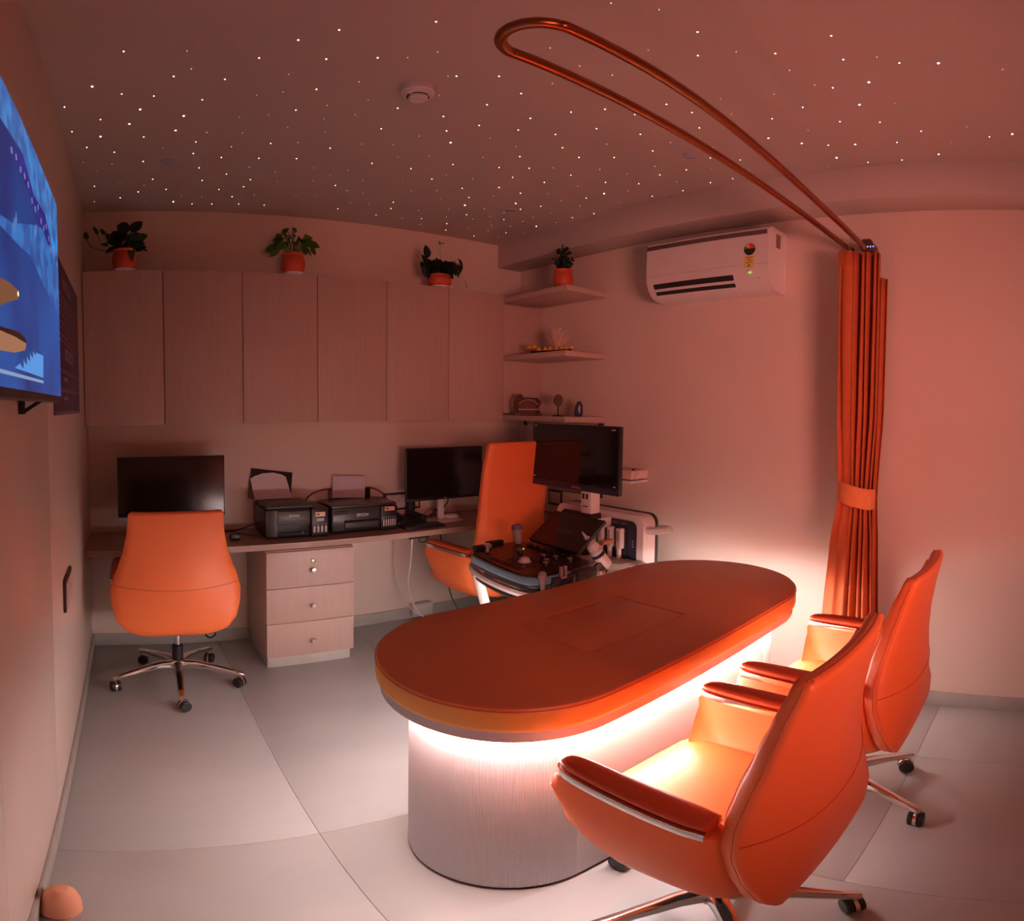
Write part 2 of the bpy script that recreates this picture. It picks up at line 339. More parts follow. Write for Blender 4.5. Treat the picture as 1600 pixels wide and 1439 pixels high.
# ------------------------------------------------------------------ oval examination table
TX0, TX1, TY0, TY1 = .593, 2.245, .868, 1.600
def stadium(x0, x1, y0, y1, n=48, step=None, z=0):
    r = (y1 - y0) / 2; cy = (y0 + y1) / 2; P = []
    L = (x1 - x0 - 2 * r); per = 2 * L + 2 * pi * r; N = n if not step else int(per / step)
    out = []
    for i in range(N):
        s = per * i / N
        if s < L: p = (x0 + r + s, y0); nn = (0, -1)
        elif s < L + pi * r:
            a = -pi / 2 + (s - L) / r; p = (x1 - r + r * cos(a), cy + r * sin(a)); nn = (cos(a), sin(a))
        elif s < 2 * L + pi * r: p = (x1 - r - (s - L - pi * r), y1); nn = (0, 1)
        else:
            a = pi / 2 + (s - 2 * L - pi * r) / r; p = (x0 + r + r * cos(a), cy + r * sin(a)); nn = (cos(a), sin(a))
        out.append((p, nn))
    return out
t = thing('consultation_table', 'stadium-shaped table with orange-brown leather top on glowing fluted base', 'table', (1.419, 1.234, 0))
def stad_loft(name, prof, m, step=None, n=160, fl=0.0, label=None, ang=35):
    bm = bm_(); rings = []
    base = stadium(TX0, TX1, TY0, TY1, n=n, step=step)
    for ins, z in prof:
        rings.append([(p[0] - nn[0] * (ins + (fl if i % 2 else 0)), p[1] - nn[1] * (ins + (fl if i % 2 else 0)), z) for i, (p, nn) in enumerate(base)])
    loft(bm, rings)
    return obj(name, bm, m, t, label=label, ang=ang)
pads = stad_loft('pad_side', [(.006, .650), (.001, .656), (0, .665), (.000, .700), (.003, .709)], PAD_LIT, label='leather side band of the pad, orange glow put into its colour')
# top pad with an inset rectangular hatch
bm = bm_()
base = stadium(TX0, TX1, TY0, TY1, n=160)
rings = [[(p[0] - nn[0] * ins, p[1] - nn[1] * ins, z) for p, nn in base] for ins, z in [(.003, .7092), (.0015, .7105), (.004, .7165), (.014, .720)]]
HX0, HX1, HY0, HY1 = 1.093, 1.528, 1.070, 1.360
V = [[bm.verts.new(p) for p in r] for r in rings]
for a, b in zip(V, V[1:]):
    for j in range(len(a)): bm.faces.new((a[j], a[(j + 1) % len(a)], b[(j + 1) % len(a)], b[j]))
hole = [(HX0 - .004, HY0 - .004), (HX1 + .004, HY0 - .004), (HX1 + .004, HY1 + .004), (HX0 - .004, HY1 + .004)]
hv = [bm.verts.new((x, y, .720)) for x, y in hole]; hb = [bm.verts.new((x, y, .706)) for x, y in hole]
outer = V[-1]; NN = len(outer)
he = [bm.edges.new((hv[i], hv[(i + 1) % 4])) for i in range(4)]
oe = [bm.edges.get((outer[i], outer[(i + 1) % NN])) for i in range(NN)]
bmesh.ops.triangle_fill(bm, use_beauty=True, use_dissolve=False, edges=he + oe)
for i in range(4): bm.faces.new((hv[i], hv[(i + 1) % 4], hb[(i + 1) % 4], hb[i]))
bm.faces.new(hb); bm.faces.new(list(reversed(V[0])))
obj('pad_top', bm, PAD, t, ang=30)
bm = bm_(); box(bm, HX0, HX1, HY0, HY1, .7062, .7192, .003); obj('inset_panel', bm, PAD, t, label='rectangular leather hatch set flush in the top')
bm = bm_()
tube(bm, [(p[0] + nn[0] * .0006, p[1] + nn[1] * .0006, .7096) for p, nn in stadium(TX0, TX1, TY0, TY1, n=160)], .0013, 6, loop=True)
obj('piping', bm, ORANGED, t)
stad_loft('fluted_rim', [(.014, .649), (.012, .649), (.012, .616), (.020, .616)], FLUTE, step=.0034, fl=.0023, ang=80)
stad_loft('fluted_base', [(.096, .604), (.090, .604), (.090, .012), (.096, .012)], FLUTE, step=.0034, fl=.0023, ang=80)
stad_loft('kick_strip', [(.100, .012), (.096, .0125), (.096, .0), (.100, 0)], BLACKM)
stad_loft('underside', [(.13, .6155), (.036, .6155), (.036, .604), (.13, .604)], WHITEP)
bm = bm_()
b0 = stadium(TX0, TX1, TY0, TY1, n=96)
loft(bm, [[(p[0] - nn[0] * i, p[1] - nn[1] * i, z) for p, nn in b0] for i, z in [(.078, .6035), (.066, .6035), (.066, .592), (.078, .592)]], loop=True)
obj('rim_glow', bm, LEDM, t, label='glowing white light strip under the rim')

bm = bm_()
loft(bm, [[(p[0] - nn[0] * i, p[1] - nn[1] * i, z) for p, nn in b0] for i, z in [(.034, .6155), (.0235, .6155), (.0235, .6075), (.034, .6075)]], loop=True)
obj('rim_glow', bm, ADDGLOW, t, label='added warm orange glow ring behind the rim')  # added fill ring for walls and chairs, not a strip of the table
# ------------------------------------------------------------------ office chairs
def lerp_tab(tab, z):
    if z <= tab[0][0]: return tab[0][1:]
    for a, b in zip(tab, tab[1:]):
        if z <= b[0]:
            f = (z - a[0]) / (b[0] - a[0]); f = f * f * (3 - 2 * f) * .35 + f * .65
            return tuple(a[i] + (b[i] - a[i]) * f for i in range(1, len(a)))
    return tab[-1][1:]
def make_chair(name, label, loc, rot, top=.955, a0=0.0, base=(0, 0), wm=1.0, group='orange executive chairs'):
    t = thing(name, label, 'chair', loc, rot, group)
    o0 = lambda n, bm, m, p=None, **k: obj(n, bm, m, p or t, world=False, **k)
    k = (top - .62) / (.955 - .62)
    Z = lambda z: z if z < .62 else .62 + (z - .62) * k
    # z, half width, y of outer face (centre), wrap forward, thickness
    tab = [(.362, .120, -.234, .000, .03), (.372, .170, -.248, .002, .04), (.40, .226, -.262, .006, .05), (.45, .266, -.270, .018, .055),
           (.52, .288, -.274, .044, .055), (.58, .294, -.277, .062, .055), (Z(.64), .280, -.276, .066, .055), (Z(.70), .257, -.274, .056, .055),
           (Z(.78), .232, -.278, .042, .052), (Z(.86), .216, -.288, .030, .048), (Z(.93), .209, -.302, .020, .042), (Z(.955), .207, -.308, .018, .040)]
    if wm != 1: tab = [(a[0], a[1] * (1 + (wm - 1) * min(1, max(0, a[0] - .72) / .34)),) + a[2:] for a in tab]
    NZ = 40; NS = 14; rings = []; edge = {-1: [], 1: []}
    zs = [.362 + (top - .362) * i / NZ for i in range(NZ + 1)]
    prof = [(z, 0.0) for z in zs[:-1]] + [(top - .010, .001), (top - .003, .005), (top, .013)]
    prof = [(.3615, .012)] + prof
    for z, sh in prof:
        w_, y_, wr, th = lerp_tab(tab, z)
        w_ -= sh; 
        def P(s, off):
            x = w_ * s; y = y_ + wr * abs(s) ** 2.3
            dx = w_; dy = wr * 2.3 * abs(s) ** 1.3 * (1 if s >= 0 else -1); l = math.hypot(dx, dy)
            nx, ny = -dy / l, dx / l   # towards the front
            return (x + nx * off, y + ny * off, z)
        c = min(.013, th * .3)
        ring = []
        S_ = [-1 + 2 * i / NS for i in range(NS + 1)]
        for i, s in enumerate(S_): ring.append(P(s * (1 - c / w_ * .55), sh))
        for f in (.45, .9): ring.append(P(1 - (c / w_ * .18 if f == .45 else 0), c * f))
        ring.append(P(1, th - c)); ring.append(P(1 - c / w_ * .3, th - c * .3))
        for i, s in enumerate(reversed(S_)): ring.append(P(s * (1 - c / w_ * .9), th - sh))
        ring.append(P(-(1 - c / w_ * .3), th - c * .3)); ring.append(P(-1, th - c))
        for f in (.9, .45): ring.append(P(-1 + (c / w_ * .18 if f == .45 else 0), c * f))
        rings.append(ring)
        if z > .40 and z < top - .012:
            for sg in (-1, 1): edge[sg].append(P(sg * (1 - c / w_ * .02), c * 1.15))
    bm = bm_(); loft(bm, rings); o0('backrest', bm, ORANGE, ang=70)
    bm = bm_()
    wt, yt, wrt, tht = lerp_tab(tab, top)
    topc = [((wt - .012) * s, yt + wrt * abs(s) ** 2.3 + .014, top - .0005) for s in [-1 + i / 6 for i in range(13)]]
    tube(bm, edge[-1] + topc + list(reversed(edge[1])), .0013, 6)
    o0('piping', bm, ORANGED)
    bm = bm_()
    zz = .595
    w_, y_, wr, th = lerp_tab(tab, zz)
    tube(bm, [(w_ * s * .985, y_ + wr * abs(s) ** 2.3 - .0006, zz + .018 * abs(s) ** 2) for s in [-1 + i / 10 for i in range(21)]], .0012, 6)
    o0('back_seam', bm, ORANGED)
    # inner backrest cushion
    rings = []
    for i in range(25):
        z = .46 + (top - .03 - .46) * i / 24
        w_, y_, wr, th = lerp_tab(tab, z); e = min(1, min(i, 24 - i) / 2.5) ** .5
        ww = w_ - .044
        ring = []
        for s in [-1 + 2 * j / 12 for j in range(13)]:
            ring.append((ww * s, y_ + wr * abs(s) ** 2.3 + th - .01, z))
        for s in reversed([-1 + 2 * j / 12 for j in range(13)]):
            ring.append((ww * s * .97, y_ + wr * abs(s) ** 2.3 + th + .012 * e * (1 - abs(s) ** 6), z))
        rings.append(ring)
    bm = bm_(); loft(bm, rings); o0('back_cushion', bm, ORANGE, ang=70)
    # bucket shell with arm wings
    ys = [(-.212, .74), (-.19, .86), (-.165, .945), (-.14, .982), (-.10, 1.0), (-.05, 1), (0, 1), (.05, 1), (.09, 1), (.125, 1), (.155, 1), (.180, .998), (.197, .990), (.206, .965)]
    rings = []
    for y, fx in ys:
        f = max(0, min(1, (y - .04) / .165)); zb = .362 + .165 * f ** 2.1; zc = .362 + .035 * f
        wx = .292 * fx; zt = .605 - (.010 if fx == .965 else 0); h = zt - zb
        outr = [(wx - .042, zt), (wx - .030, zt), (wx - .006, zt - .006), (wx, zt - .03), (wx + .003, zt - .07 * min(1, h / .2)), (wx + .001, zb + h * .55), (wx - .012, zb + h * .30), (wx - .040, zb + h * .12), (wx - .072 + .022 * f, zb + .004), (.165 * fx + .038 * f, zc + .010), (.08, zc), (0, zc)]
        zi = max(.425, 0)
        inn = [(0, zi), (.14, zi), ((.195 - .018 * f) * fx, zi + .004), (min(.226, wx - .055) - .006 * f, max(.47, min(zb + .02, .56))), (min(.232, wx - .05), max(.53, zb + .04) if zb < .53 else zt - .02), (wx - .052, zt)]
        rings.append([(x, y, z) for x, z in outr] + [(-x, y, z) for x, z in reversed(outr[:-1])] + [(-x, y, z) for x, z in reversed(inn[1:])] + [(x, y, z) for x, z in inn])
    bm = bm_(); loft(bm, rings); bmesh.ops.triangulate(bm, faces=[q for q in bm.faces if len(q.verts) > 4], ngon_method='EAR_CLIP'); o0('seat_shell', bm, ORANGE, ang=60)
    # seat cushion
    rings = []
    for y, zt, zb, wx in [(-.19, .455, .42, .20), (-.15, .468, .40, .218), (-.05, .472, .39, .224), (.08, .474, .385, .226), (.17, .472, .385, .226), (.215, .464, .392, .222), (.238, .450, .402, .214), (.247, .432, .415, .20)]:
        c = min(.014, (zt - zb) * .33)
        rings.append([(-wx + c, y, zb), (wx - c, y, zb), (wx, y, zb + c), (wx, y, zt - c), (wx - c, y, zt - .003), (wx * .5, y, zt + .003), (0, y, zt + .004), (-wx * .5, y, zt + .003), (-wx + c, y, zt - .003), (-wx, y, zt - c), (-wx, y, zb + c)])
    bm = bm_(); loft(bm, rings); o0('seat_cushion', bm, ORANGE, ang=60)
    for sg in (-1, 1):
        # arm pad: long rounded lozenge, and chrome band below it
        rings = []; rch = []
        for i in range(15):
            f = i / 14; f = 1 - (1 - f) ** 1.6; y = -.150 + .356 * f
            e = (1 - f ** 14) ** .5 if f < 1 else 0; w0 = .031 * e * (1 - .12 * abs(f - .35)) + .002
            if i == 0: w0 *= .85
            xc = sg * (.259 - .004 * f - (.004 * (1 - e))); h = .024 * (.35 + .65 * e) + .004 * sin(pi * f); zb = .618
            rings.append([(xc + w0 * (abs(cos(a)) ** .7) * (1 if cos(a) >= 0 else -1), y, zb + h * .5 + h * .5 * sin(a)) for a in [2 * pi * j / 16 for j in range(16)]])
            wc = w0 + .0035
            rch.append([(xc + a * wc, y + .002 * e * (1 if f > .5 else -1), z) for a, z in [(-1, .603), (1, .603), (1.04, .611), (1, .6195), (-1, .6195), (-1.04, .611)]])
        bm = bm_(); loft(bm, rings); o0('armrest_pad', bm, ARMC, ang=80)
        bm = bm_(); loft(bm, rch); o0('armrest_trim', bm, CHROME, ang=40)
    # mechanism, column
    bx, by = base
    bm = bm_(); box(bm, -.11, .11, -.10, .12, .335, .364, .006); 
    tube(bm, [(.09, .02, .345), (.19, .03, .338), (.25, .05, .332)], [.006, .006, .011], 8)
    o0('tilt_mechanism', bm, BLACKM)
    bm = bm_(); lathe(bm, [(.0, .12), (.015, .12), (.015, .34), (0, .34)], (bx, by, 0), 16); o0('gas_column', bm, CHROME)
    bm = bm_(); lathe(bm, [(.020, .135), (.027, .14), (.027, .215), (.018, .222), (0, .222)], (bx, by, 0), 20); o0('column_sleeve', bm, BLACK)
    bm = bm_(); lathe(bm, [(.030, .078), (.037, .085), (.037, .128), (.030, .138), (0, .138)], (bx, by, 0), 24); o0('base_hub', bm, CHROME)
    for i in range(5):
        a = a0 + 2 * pi * i / 5; ca, sa = cos(a), sin(a)
        rings = []
        for r, zc, wd, hh in [(.025, .112, .026, .022), (.09, .118, .022, .018), (.18, .106, .018, .014), (.27, .088, .015, .011), (.312, .078, .014, .010), (.322, .076, .009, .007)]:
            rings.append([(bx + ca * r - sa * u, by + sa * r + ca * u, zc + v) for u, v in [(-wd * .7, -hh), (wd * .7, -hh), (wd, -hh * .3), (wd * .75, hh * .8), (wd * .3, hh), (-wd * .3, hh), (-wd * .75, hh * .8), (-wd, -hh * .3)]])
        bm = bm_(); loft(bm, rings); o0('base_leg', bm, CHROME, ang=50)
        cx_, cy_ = bx + ca * .308, by + sa * .308
        th = a + 1.9 + i * .7
        M = Matrix.Translation((cx_ + .012 * cos(th), cy_ + .012 * sin(th), .0275)) @ Matrix.Rotation(th + pi / 2, 4, 'Z') @ Matrix.Rotation(pi / 2, 4, 'Y')
        bm = bm_()
        for s_ in (-1, 1):
            lathe(bm, [(0, s_ * .006), (.021, s_ * .006), (.0272, s_ * .009), (.0272, s_ * .020), (.022, s_ * .024), (0, s_ * .024)], n=20, M=M)
        c = o0('caster_wheel', bm, BLACK)
        bm = bm_(); lathe(bm, [(.005, -.03), (.005, .04), (0, .04)], (cx_, cy_, .045 - .0), 10)
        bmesh.ops.transform(bm, matrix=Matrix.Identity(4), verts=bm.verts)
        for v in bm.verts: v.co.z = max(v.co.z, .03)
        rings = []
        for x in (-.0055, .0055): rings.append([M @ Vector((.0295 * cos(q), .0295 * sin(q), x)) for q in [R(d) for d in (0, 30, 60, 90, 120, 150, 180, 215, 240, 300, 330)]])
        loft(bm, rings)
        obj('caster_hood', bm, CHROME, c, world=False)
    return t
make_chair('office_chair', 'orange leather chair seen from behind at the left monitor', (.200, 2.745, 0), 0, .955, R(-92), (.02, 0))
make_chair('office_chair', 'tall-backed orange leather chair at the desk beside the ultrasound machine', (1.915, 2.715, 0), R(9), 1.215, R(200), wm=1.22)
make_chair('office_chair', 'nearest orange leather chair with its back to the viewer', (1.030, .620, 0), 0, .955, R(-61))
make_chair('office_chair', 'orange leather chair at the far end of the table near the right wall', (1.720, .610, 0), 0, .955, R(-110), (.02, 0))
for o in [q for q in C.objects if q.get('label', '').startswith('nearest orange')]:
    pass
# ------------------------------------------------------------------ air conditioner
t = thing('air_conditioner', 'white split air conditioner high on the right wall', 'air conditioner', (2.50, 1.615, 2.0))
Y0, Y1 = 1.258, 1.972
prof = [(XR - .001, 2.300), (2.440, 2.300), (2.412, 2.296), (2.402, 2.286), (2.398, 2.20), (2.398, 2.105), (2.402, 2.075), (2.414, 2.045), (2.436, 2.015), (2.462, 1.997), (2.50, 1.988), (XR - .001, 1.985)]
bm = bm_(); prism(bm, prof, Y0, Y1, ax=1)
obj('housing', bm, WHITEP, t, ang=40)
B('top_strip', mat('brown_grey_strip', (.13, .085, .08), .4), t, 2.3965, 2.402, Y0 + .010, Y1 - .001, 2.256, 2.279, .001)
bm = bm_(); tube(bm, [(2.3985, Y0 + .0, 2.108), (2.3985, Y1 - .0, 2.108)], .0010, 6); obj('panel_seam', bm, GREYW, t)
def onprof(f, off):  # point on the curved lower front
    a = Vector((2.402, 0, 2.075)); b = Vector((2.462, 0, 1.997)); p = a.lerp(b, f); n = Vector((-.79, 0, -.61)); bulge = .008 * sin(pi * f)
    return p + n * (off + bulge)
bm = bm_()
rg = [Vector(q) for q in ((2.4005, 0, 2.062), (2.4105, 0, 2.0435), (2.4335, 0, 2.0125), (2.448, 0, 2.0015))]
ring = [[(p.x, y, p.z) for p in rg] + [(p.x + .012, y, p.z + .010) for p in reversed(rg)] for y in (Y0 + .19, Y1 - .045)]
loft(bm, ring); obj('air_outlet', bm, BLACKM, t)
for p in (Vector((2.4165, 0, 2.0330)), Vector((2.4400, 0, 2.0045))):
    bm = bm_(); ring = [[(p.x + a, y, p.z + b) for a, b in [(-.003, .007), (.001, .008), (.004, -.007), (0, -.008)]] for y in (Y0 + .185, Y1 - .04)]
    loft(bm, ring); obj('louvre', bm, WHITEP, t)
B('display', emi('green_display', (.5, .8, .2), .8), t, 2.400, 2.404, Y0 + .088, Y0 + .104, 2.064, 2.074, 0)
B('display_mark', GREYW, t, 2.4005, 2.405, Y0 + .098, Y0 + .116, 2.076, 2.081, 0)
B('display_mark', GREYW, t, 2.413, 2.4165, Y0 + .052, Y0 + .060, 2.038, 2.042, 0)
# star rating label: coloured fan over a yellow slip
yc, zc = Y0 + .098, 2.185
bm = bm_()
prism(bm, [(yc + .030 * cos(a), zc + .030 * sin(a)) for a in [R(d) for d in range(0, 361, 15)][:-1]], 2.3962, 2.3985, ax=0)
lb = obj('rating_label', bm, mat('black_label', (.03, .02, .02), .5), t)
for i, (c_, a0, a1) in enumerate([(RSTK, 95, 178), (mat('orange_label', (.8, .28, .03), .5), 65, 95), (YSTK, 35, 65), (mat('green_label', (.10, .30, .08), .5), 2, 35)]):
    bm = bm_(); prism(bm, [(yc, zc + .003)] + [(yc + .027 * cos(R(a0 + (a1 - a0) * j / 4)), zc + .003 + .025 * sin(R(a0 + (a1 - a0) * j / 4))) for j in range(5)], 2.3955, 2.3962, ax=0)
    obj('label_sector', bm, c_, lb)
sl = B('rating_slip', YSTK, t, 2.3966, 2.3985, yc - .025, yc + .027, 2.092, 2.154, 0)
for j, (z, a, b_) in enumerate([(2.145, -.018, .02), (2.136, -.008, .012), (2.127, -.018, .01), (2.117, -.012, .02)]):
    B('print_line', mat('brown_print', (.30, .15, .05), .6), sl, 2.3962, 2.3966, yc + a, yc + b_, z - .0018, z + .0018, 0)
B('print_block', mat('brown_print', (.3, .15, .05)), sl, 2.3962, 2.3966, yc - .004, yc + .005, 2.097, 2.109, 0)
B('side_label', mat('side_label', (.20, .11, .10), .6), t, 2.475, 2.520, Y0 - .0006, Y0 + .0005, 2.205, 2.275, 0)
for j in range(4): B('print_line', GREYW, t, 2.479, 2.516, Y0 - .0009, Y0 - .0005, 2.262 - j * .014, 2.265 - j * .014, 0)

# ------------------------------------------------------------------ curtain rod, curtain
t = thing('curtain_rod', 'long hairpin-shaped copper curtain rod reaching out from the right wall', 'curtain rod', (2.58, .88, 2.19))
ZR = 2.192
A = [(2.580, .925, ZR), (1.80, .925, ZR), (1.10, .918, ZR), (.74, .910, ZR)]
pts = A[:1] + [Vector(A[0]).lerp(Vector(A[1]), .5)] + A[1:]
cyc, rr = .841, .0695
for a in range(80, -81, -16):
    pts.append((.700 - rr * cos(R(a)) * 1.0, cyc + rr * sin(R(a)), ZR))
pts += [(.74, .768, ZR), (1.10, .775, ZR), (1.80, .815, ZR), (2.2, .832, ZR), (2.580, .848, ZR)]
bm = bm_(); tube(bm, curve(pts, 5), .0125, 14); obj('rail', bm, BRASS, t, ang=None)
bm = bm_()
M = Matrix.Rotation(-pi / 2, 4, 'Y')
for q in range(6):
    a = 2 * pi * q / 6; lathe(bm, [(.0, 0), (.016, .0), (.016, .010), (0, .012)], (XR, .848 + .020 * cos(a), 2.212 + .020 * sin(a)), 14, M)
lathe(bm, [(.018, 0), (.018, .02), (.013, .03), (0, .03)], (XR, .848, ZR), 18, M)
obj('wall_flange', bm, mat('dark_bronze', (.16, .08, .05), .45, .6), t)
bm = bm_(); lathe(bm, [(.018, 0), (.018, .012), (.013, .02), (0, .02)], (XR, .925, ZR), 18, M); obj('wall_flange', bm, BRASS, t)
bm = bm_(); box(bm, 2.44, 2.50, .765, .800, 2.135, 2.172, .004); obj('track_end_box', bm, mat('dark_bronze', (.16, .08, .05)), t, label='dark bracket box with blue lights beside the curtain top')
for y in (.770, .783, .796):
    bm = bm_(); box(bm, 2.4385, 2.4405, y - .003, y + .003, 2.158, 2.164, 0); obj('indicator_light', bm, emi('blue_led', (.1, .2, 1), 3), t)

t = thing('curtain', 'rust-orange gathered curtain hanging beside the right wall, tied back', 'curtain', (2.42, .83, .10))
tabc = [(.10, .690, .960, .055), (.50, .716, .925, .050), (.85, .728, .898, .045), (1.00, .738, .876, .036), (1.06, .740, .872, .032), (1.12, .736, .878, .036), (1.4, .722, .892, .045), (1.8, .724, .900, .050), (2.125, .728, .905, .050)]
def foldx(s):
    # one broad front panel then tight folds
    if s < .42: return -.9 + .25 * sin(s / .42 * pi * 3) * .4
    u = (s - .42) / .58
    return -.55 * cos(u * 2 * pi * 4) + .45 * u - .2
rings = []
NS = 110
for i in range(34):
    z = .10 + (2.125 - .10) * i / 33
    y0, y1, am = lerp_tab(tabc, z)
    ring = []
    for j in range(NS + 1):
        s = j / NS
        y = y1 + (y0 - y1) * s + .004 * sin(s * 23 + z * 2)
        x = 2.425 + am * foldx(s) + .006 * sin(z * 5 + s * 9) * (1 - s)
        ring.append(Vector((x, y, z)))
    rings.append(ring)
bm = bm_(); loft(bm, rings, closed=False)
o = obj('fabric', bm, CLOTH, t, ang=None)
md = o.modifiers.new('thick', 'SOLIDIFY'); md.thickness = .003
# back layers of the bunched cloth
rings = []
for i in range(24):
    z = .12 + (2.02 - .12) * i / 23
    y0, y1, am = lerp_tab(tabc, z)
    rings.append([Vector((2.492 + am * .5 * sin(s * 2 * pi * 5), (y0 - .012) + (y1 - y0 - .04) * s, z)) for s in [j / 60 for j in range(61)]])
bm = bm_(); loft(bm, rings, closed=False)
o = obj('rear_fabric', bm, CLOTH, t, ang=None); md = o.modifiers.new('thick', 'SOLIDIFY'); md.thickness = .003
B('header_tape', CLOTH, t, 2.372, 2.380, .845, .905, 2.062, 2.128, .002)
for y in (.86, .895):
    bm = bm_(); tube(bm, curve([(2.40, y, 2.115), (2.398, y + .004, 2.15), (2.40, y, 2.18), (2.405, y + .01, 2.2)], 4), .002, 6); obj('hook', bm, CHROME, t)
rings = []
for z, e in [(1.005, 0), (1.008, .003), (1.05, .005), (1.092, .003), (1.096, 0)]:
    ring = []
    for k in range(40):
        a = 2 * pi * k / 40
        ring.append((2.437 + (.074 + e) * cos(a), .806 + (.079 + e) * sin(a), z + .018 * sin(a) + .0))
    rings.append(ring)
rin = [[(2.437 + .070 * cos(2 * pi * k / 40), .806 + .075 * sin(2 * pi * k / 40), z + .018 * sin(2 * pi * k / 40)) for k in range(40)] for z in (1.096, 1.005)]
bm = bm_(); loft(bm, rings + rin, loop=True); obj('tie_band', bm, CLOTHT, t, label='paler orange tie band around the middle')

# ------------------------------------------------------------------ television
t = thing('television', 'wall-mounted television on the left wall showing a blue underwater scene', 'television', (XL + .03, .88, 1.415))
XT = -.152
B('case', BLACK, t, XL + .028, XT - .0005, .395, 1.353, 1.417, 1.902, .004)
nm = bpy.data.materials.new('underwater_screen'); nm.use_nodes = True; nt = nm.node_tree; N = nt.nodes; L = nt.links
b = N['Principled BSDF']; b.inputs['Base Color'].default_value = (.004, .006, .02, 1); b.inputs['Roughness'].default_value = .35
tc = N.new('ShaderNodeTexCoord'); nz = N.new('ShaderNodeTexNoise'); nz.inputs['Scale'].default_value = 3.5; nz.inputs['Detail'].default_value = 5
L.new(tc.outputs['Object'], nz.inputs[0]); rp = N.new('ShaderNodeValToRGB'); L.new(nz.outputs[0], rp.inputs[0])
rp.color_ramp.elements[0].position = .35; rp.color_ramp.elements[0].color = (.006, .022, .14, 1)
rp.color_ramp.elements[1].position = .7; rp.color_ramp.elements[1].color = (.012, .085, .34, 1)
L.new(rp.outputs[0], b.inputs['Emission Color']); b.inputs['Emission Strength'].default_value = 1.0
bm = bm_(); box(bm, XT - .0005, XT, .402, 1.347, 1.430, 1.896, 0); scr = obj('screen', bm, nm, t)
def decal(name, poly, col, s, x=XT + .0004, m=None, var=0):
    bm = bm_(); prism(bm, poly, x - .0004, x, ax=0)
    if m is None:
        m = emi(name, col, s)
        if var:
            nt = m.node_tree; tc = nt.nodes.new('ShaderNodeTexCoord'); nz = nt.nodes.new('ShaderNodeTexNoise'); nz.inputs['Scale'].default_value = 22
            nt.links.new(tc.outputs['Object'], nz.inputs[0]); rp = nt.nodes.new('ShaderNodeValToRGB'); nt.links.new(nz.outputs[0], rp.inputs[0])
            rp.color_ramp.elements[0].position = .4; rp.color_ramp.elements[1].position = .62
            rp.color_ramp.elements[0].color = (col[0] * .5, col[1] * .45, col[2] * .6, 1); rp.color_ramp.elements[1].color = (*col, 1)
            nt.links.new(rp.outputs[0], nt.nodes['Principled BSDF'].inputs['Emission Color'])
    return obj(name, bm, m, scr, smooth=False)
decal('light_beam', [(.62, 1.645), (.709, 1.655), (.793, 1.669), (1.036, 1.742), (1.344, 1.80), (1.344, 1.62), (1.25, 1.625), (1.1, 1.64), (.95, 1.660), (.85, 1.650), (.7, 1.640)], (.03, .17, .50), 1.0, var=1)
decal('reef_ridge', [(.45, 1.894), (1.344, 1.894), (1.344, 1.76), (1.26, 1.755), (1.143, 1.80), (1.0, 1.79), (.9, 1.83), (.73, 1.813), (.6, 1.80), (.45, 1.80)], (.05, .24, .62), .9, var=1)
decal('coral_shadow', [(.90, 1.828), (1.0, 1.788), (1.13, 1.796), (1.25, 1.752), (1.18, 1.745), (1.05, 1.757), (.95, 1.772), (.82, 1.80)], (.025, .03, .30), .8, x=XT + .0008, var=1)
random.seed(3)
for i in range(16):
    y = .80 + .034 * i; z = 1.80 - .0035 * i + random.uniform(-.012, .012)
    decal('small_fish', [(y, z), (y + .010, z + .006), (y + .014, z - .004), (y + .005, z - .009)], (.22, .22, .52), .8, x=XT + .0012)
for i, (y, z) in enumerate([(.80, 1.676), (.815, 1.690), (.99, 1.722), (1.005, 1.732), (1.20, 1.752), (1.22, 1.757)]):
    decal('small_fish', [(y, z - .012), (y + .012, z + .008), (y + .018, z - .004), (y + .010, z - .016)], (.10, .22, .55), .8, x=XT + .0012)
decal('swimming_ray', [(.45, 1.545), (.6, 1.560), (.699, 1.567), (.759, 1.574), (.838, 1.576), (.829, 1.562), (.742, 1.542), (.695, 1.529), (.6, 1.525), (.45, 1.53)], (.20, .085, .040), .9)
decal('ray_eye', [(.822, 1.570), (.827, 1.574), (.832, 1.570), (.827, 1.566)], (1, .8, .3), 2.0, x=XT + .0008)
decal('ghost_band', [(.45, 1.50), (.692, 1.504), (.819, 1.513), (.882, 1.510), (.884, 1.503), (.80, 1.503), (.45, 1.49)], (.02, .008, .005), .8, x=XT + .0008)  # doubled image of the television's bottom edge, not part of the scene
decal('ghost_wedge', [(.45, 1.492), (.80, 1.503), (.884, 1.503), (.88, 1.492), (.79, 1.480), (.688, 1.474), (.45, 1.47)], (.42, .19, .10), .8)  # peach wedge of the same doubled edge
decal('caption_box', [(.84, 1.470), (.945, 1.497), (1.067, 1.500), (1.060, 1.459), (.79, 1.459)], (.08, .30, .72), 1.0)
for i in range(5):
    y = .83 + .030 * i; z = 1.466 + .0075 * i
    decal('fish_stripe', [(y, z), (y + .012, z + .022), (y + .020, z + .006), (y + .028, z + .026), (y + .022, z - .004)], (.02, .06, .22), .9, x=XT + .0012)
decal('caption_line', [(.45, 1.4500), (1.059, 1.4535), (1.059, 1.4485), (.45, 1.4450)], (.22, .32, .50), 1.0, x=XT + .0008)
for y in (.62, 1.20):
    B('wall_bracket', BLACKM, t, XL + .0005, XL + .03, y - .02, y + .02, 1.50, 1.80, .001)
for y in (.70, 1.225):
    bm = bm_(); tube(bm, [(XL + .04, y, 1.42), (XL + .012, y - .045, 1.398)], .004, 6); box(bm, XL + .001, XL + .012, y - .055, y - .035, 1.392, 1.425, .001); obj('bracket_arm', bm, BLACKM, t)

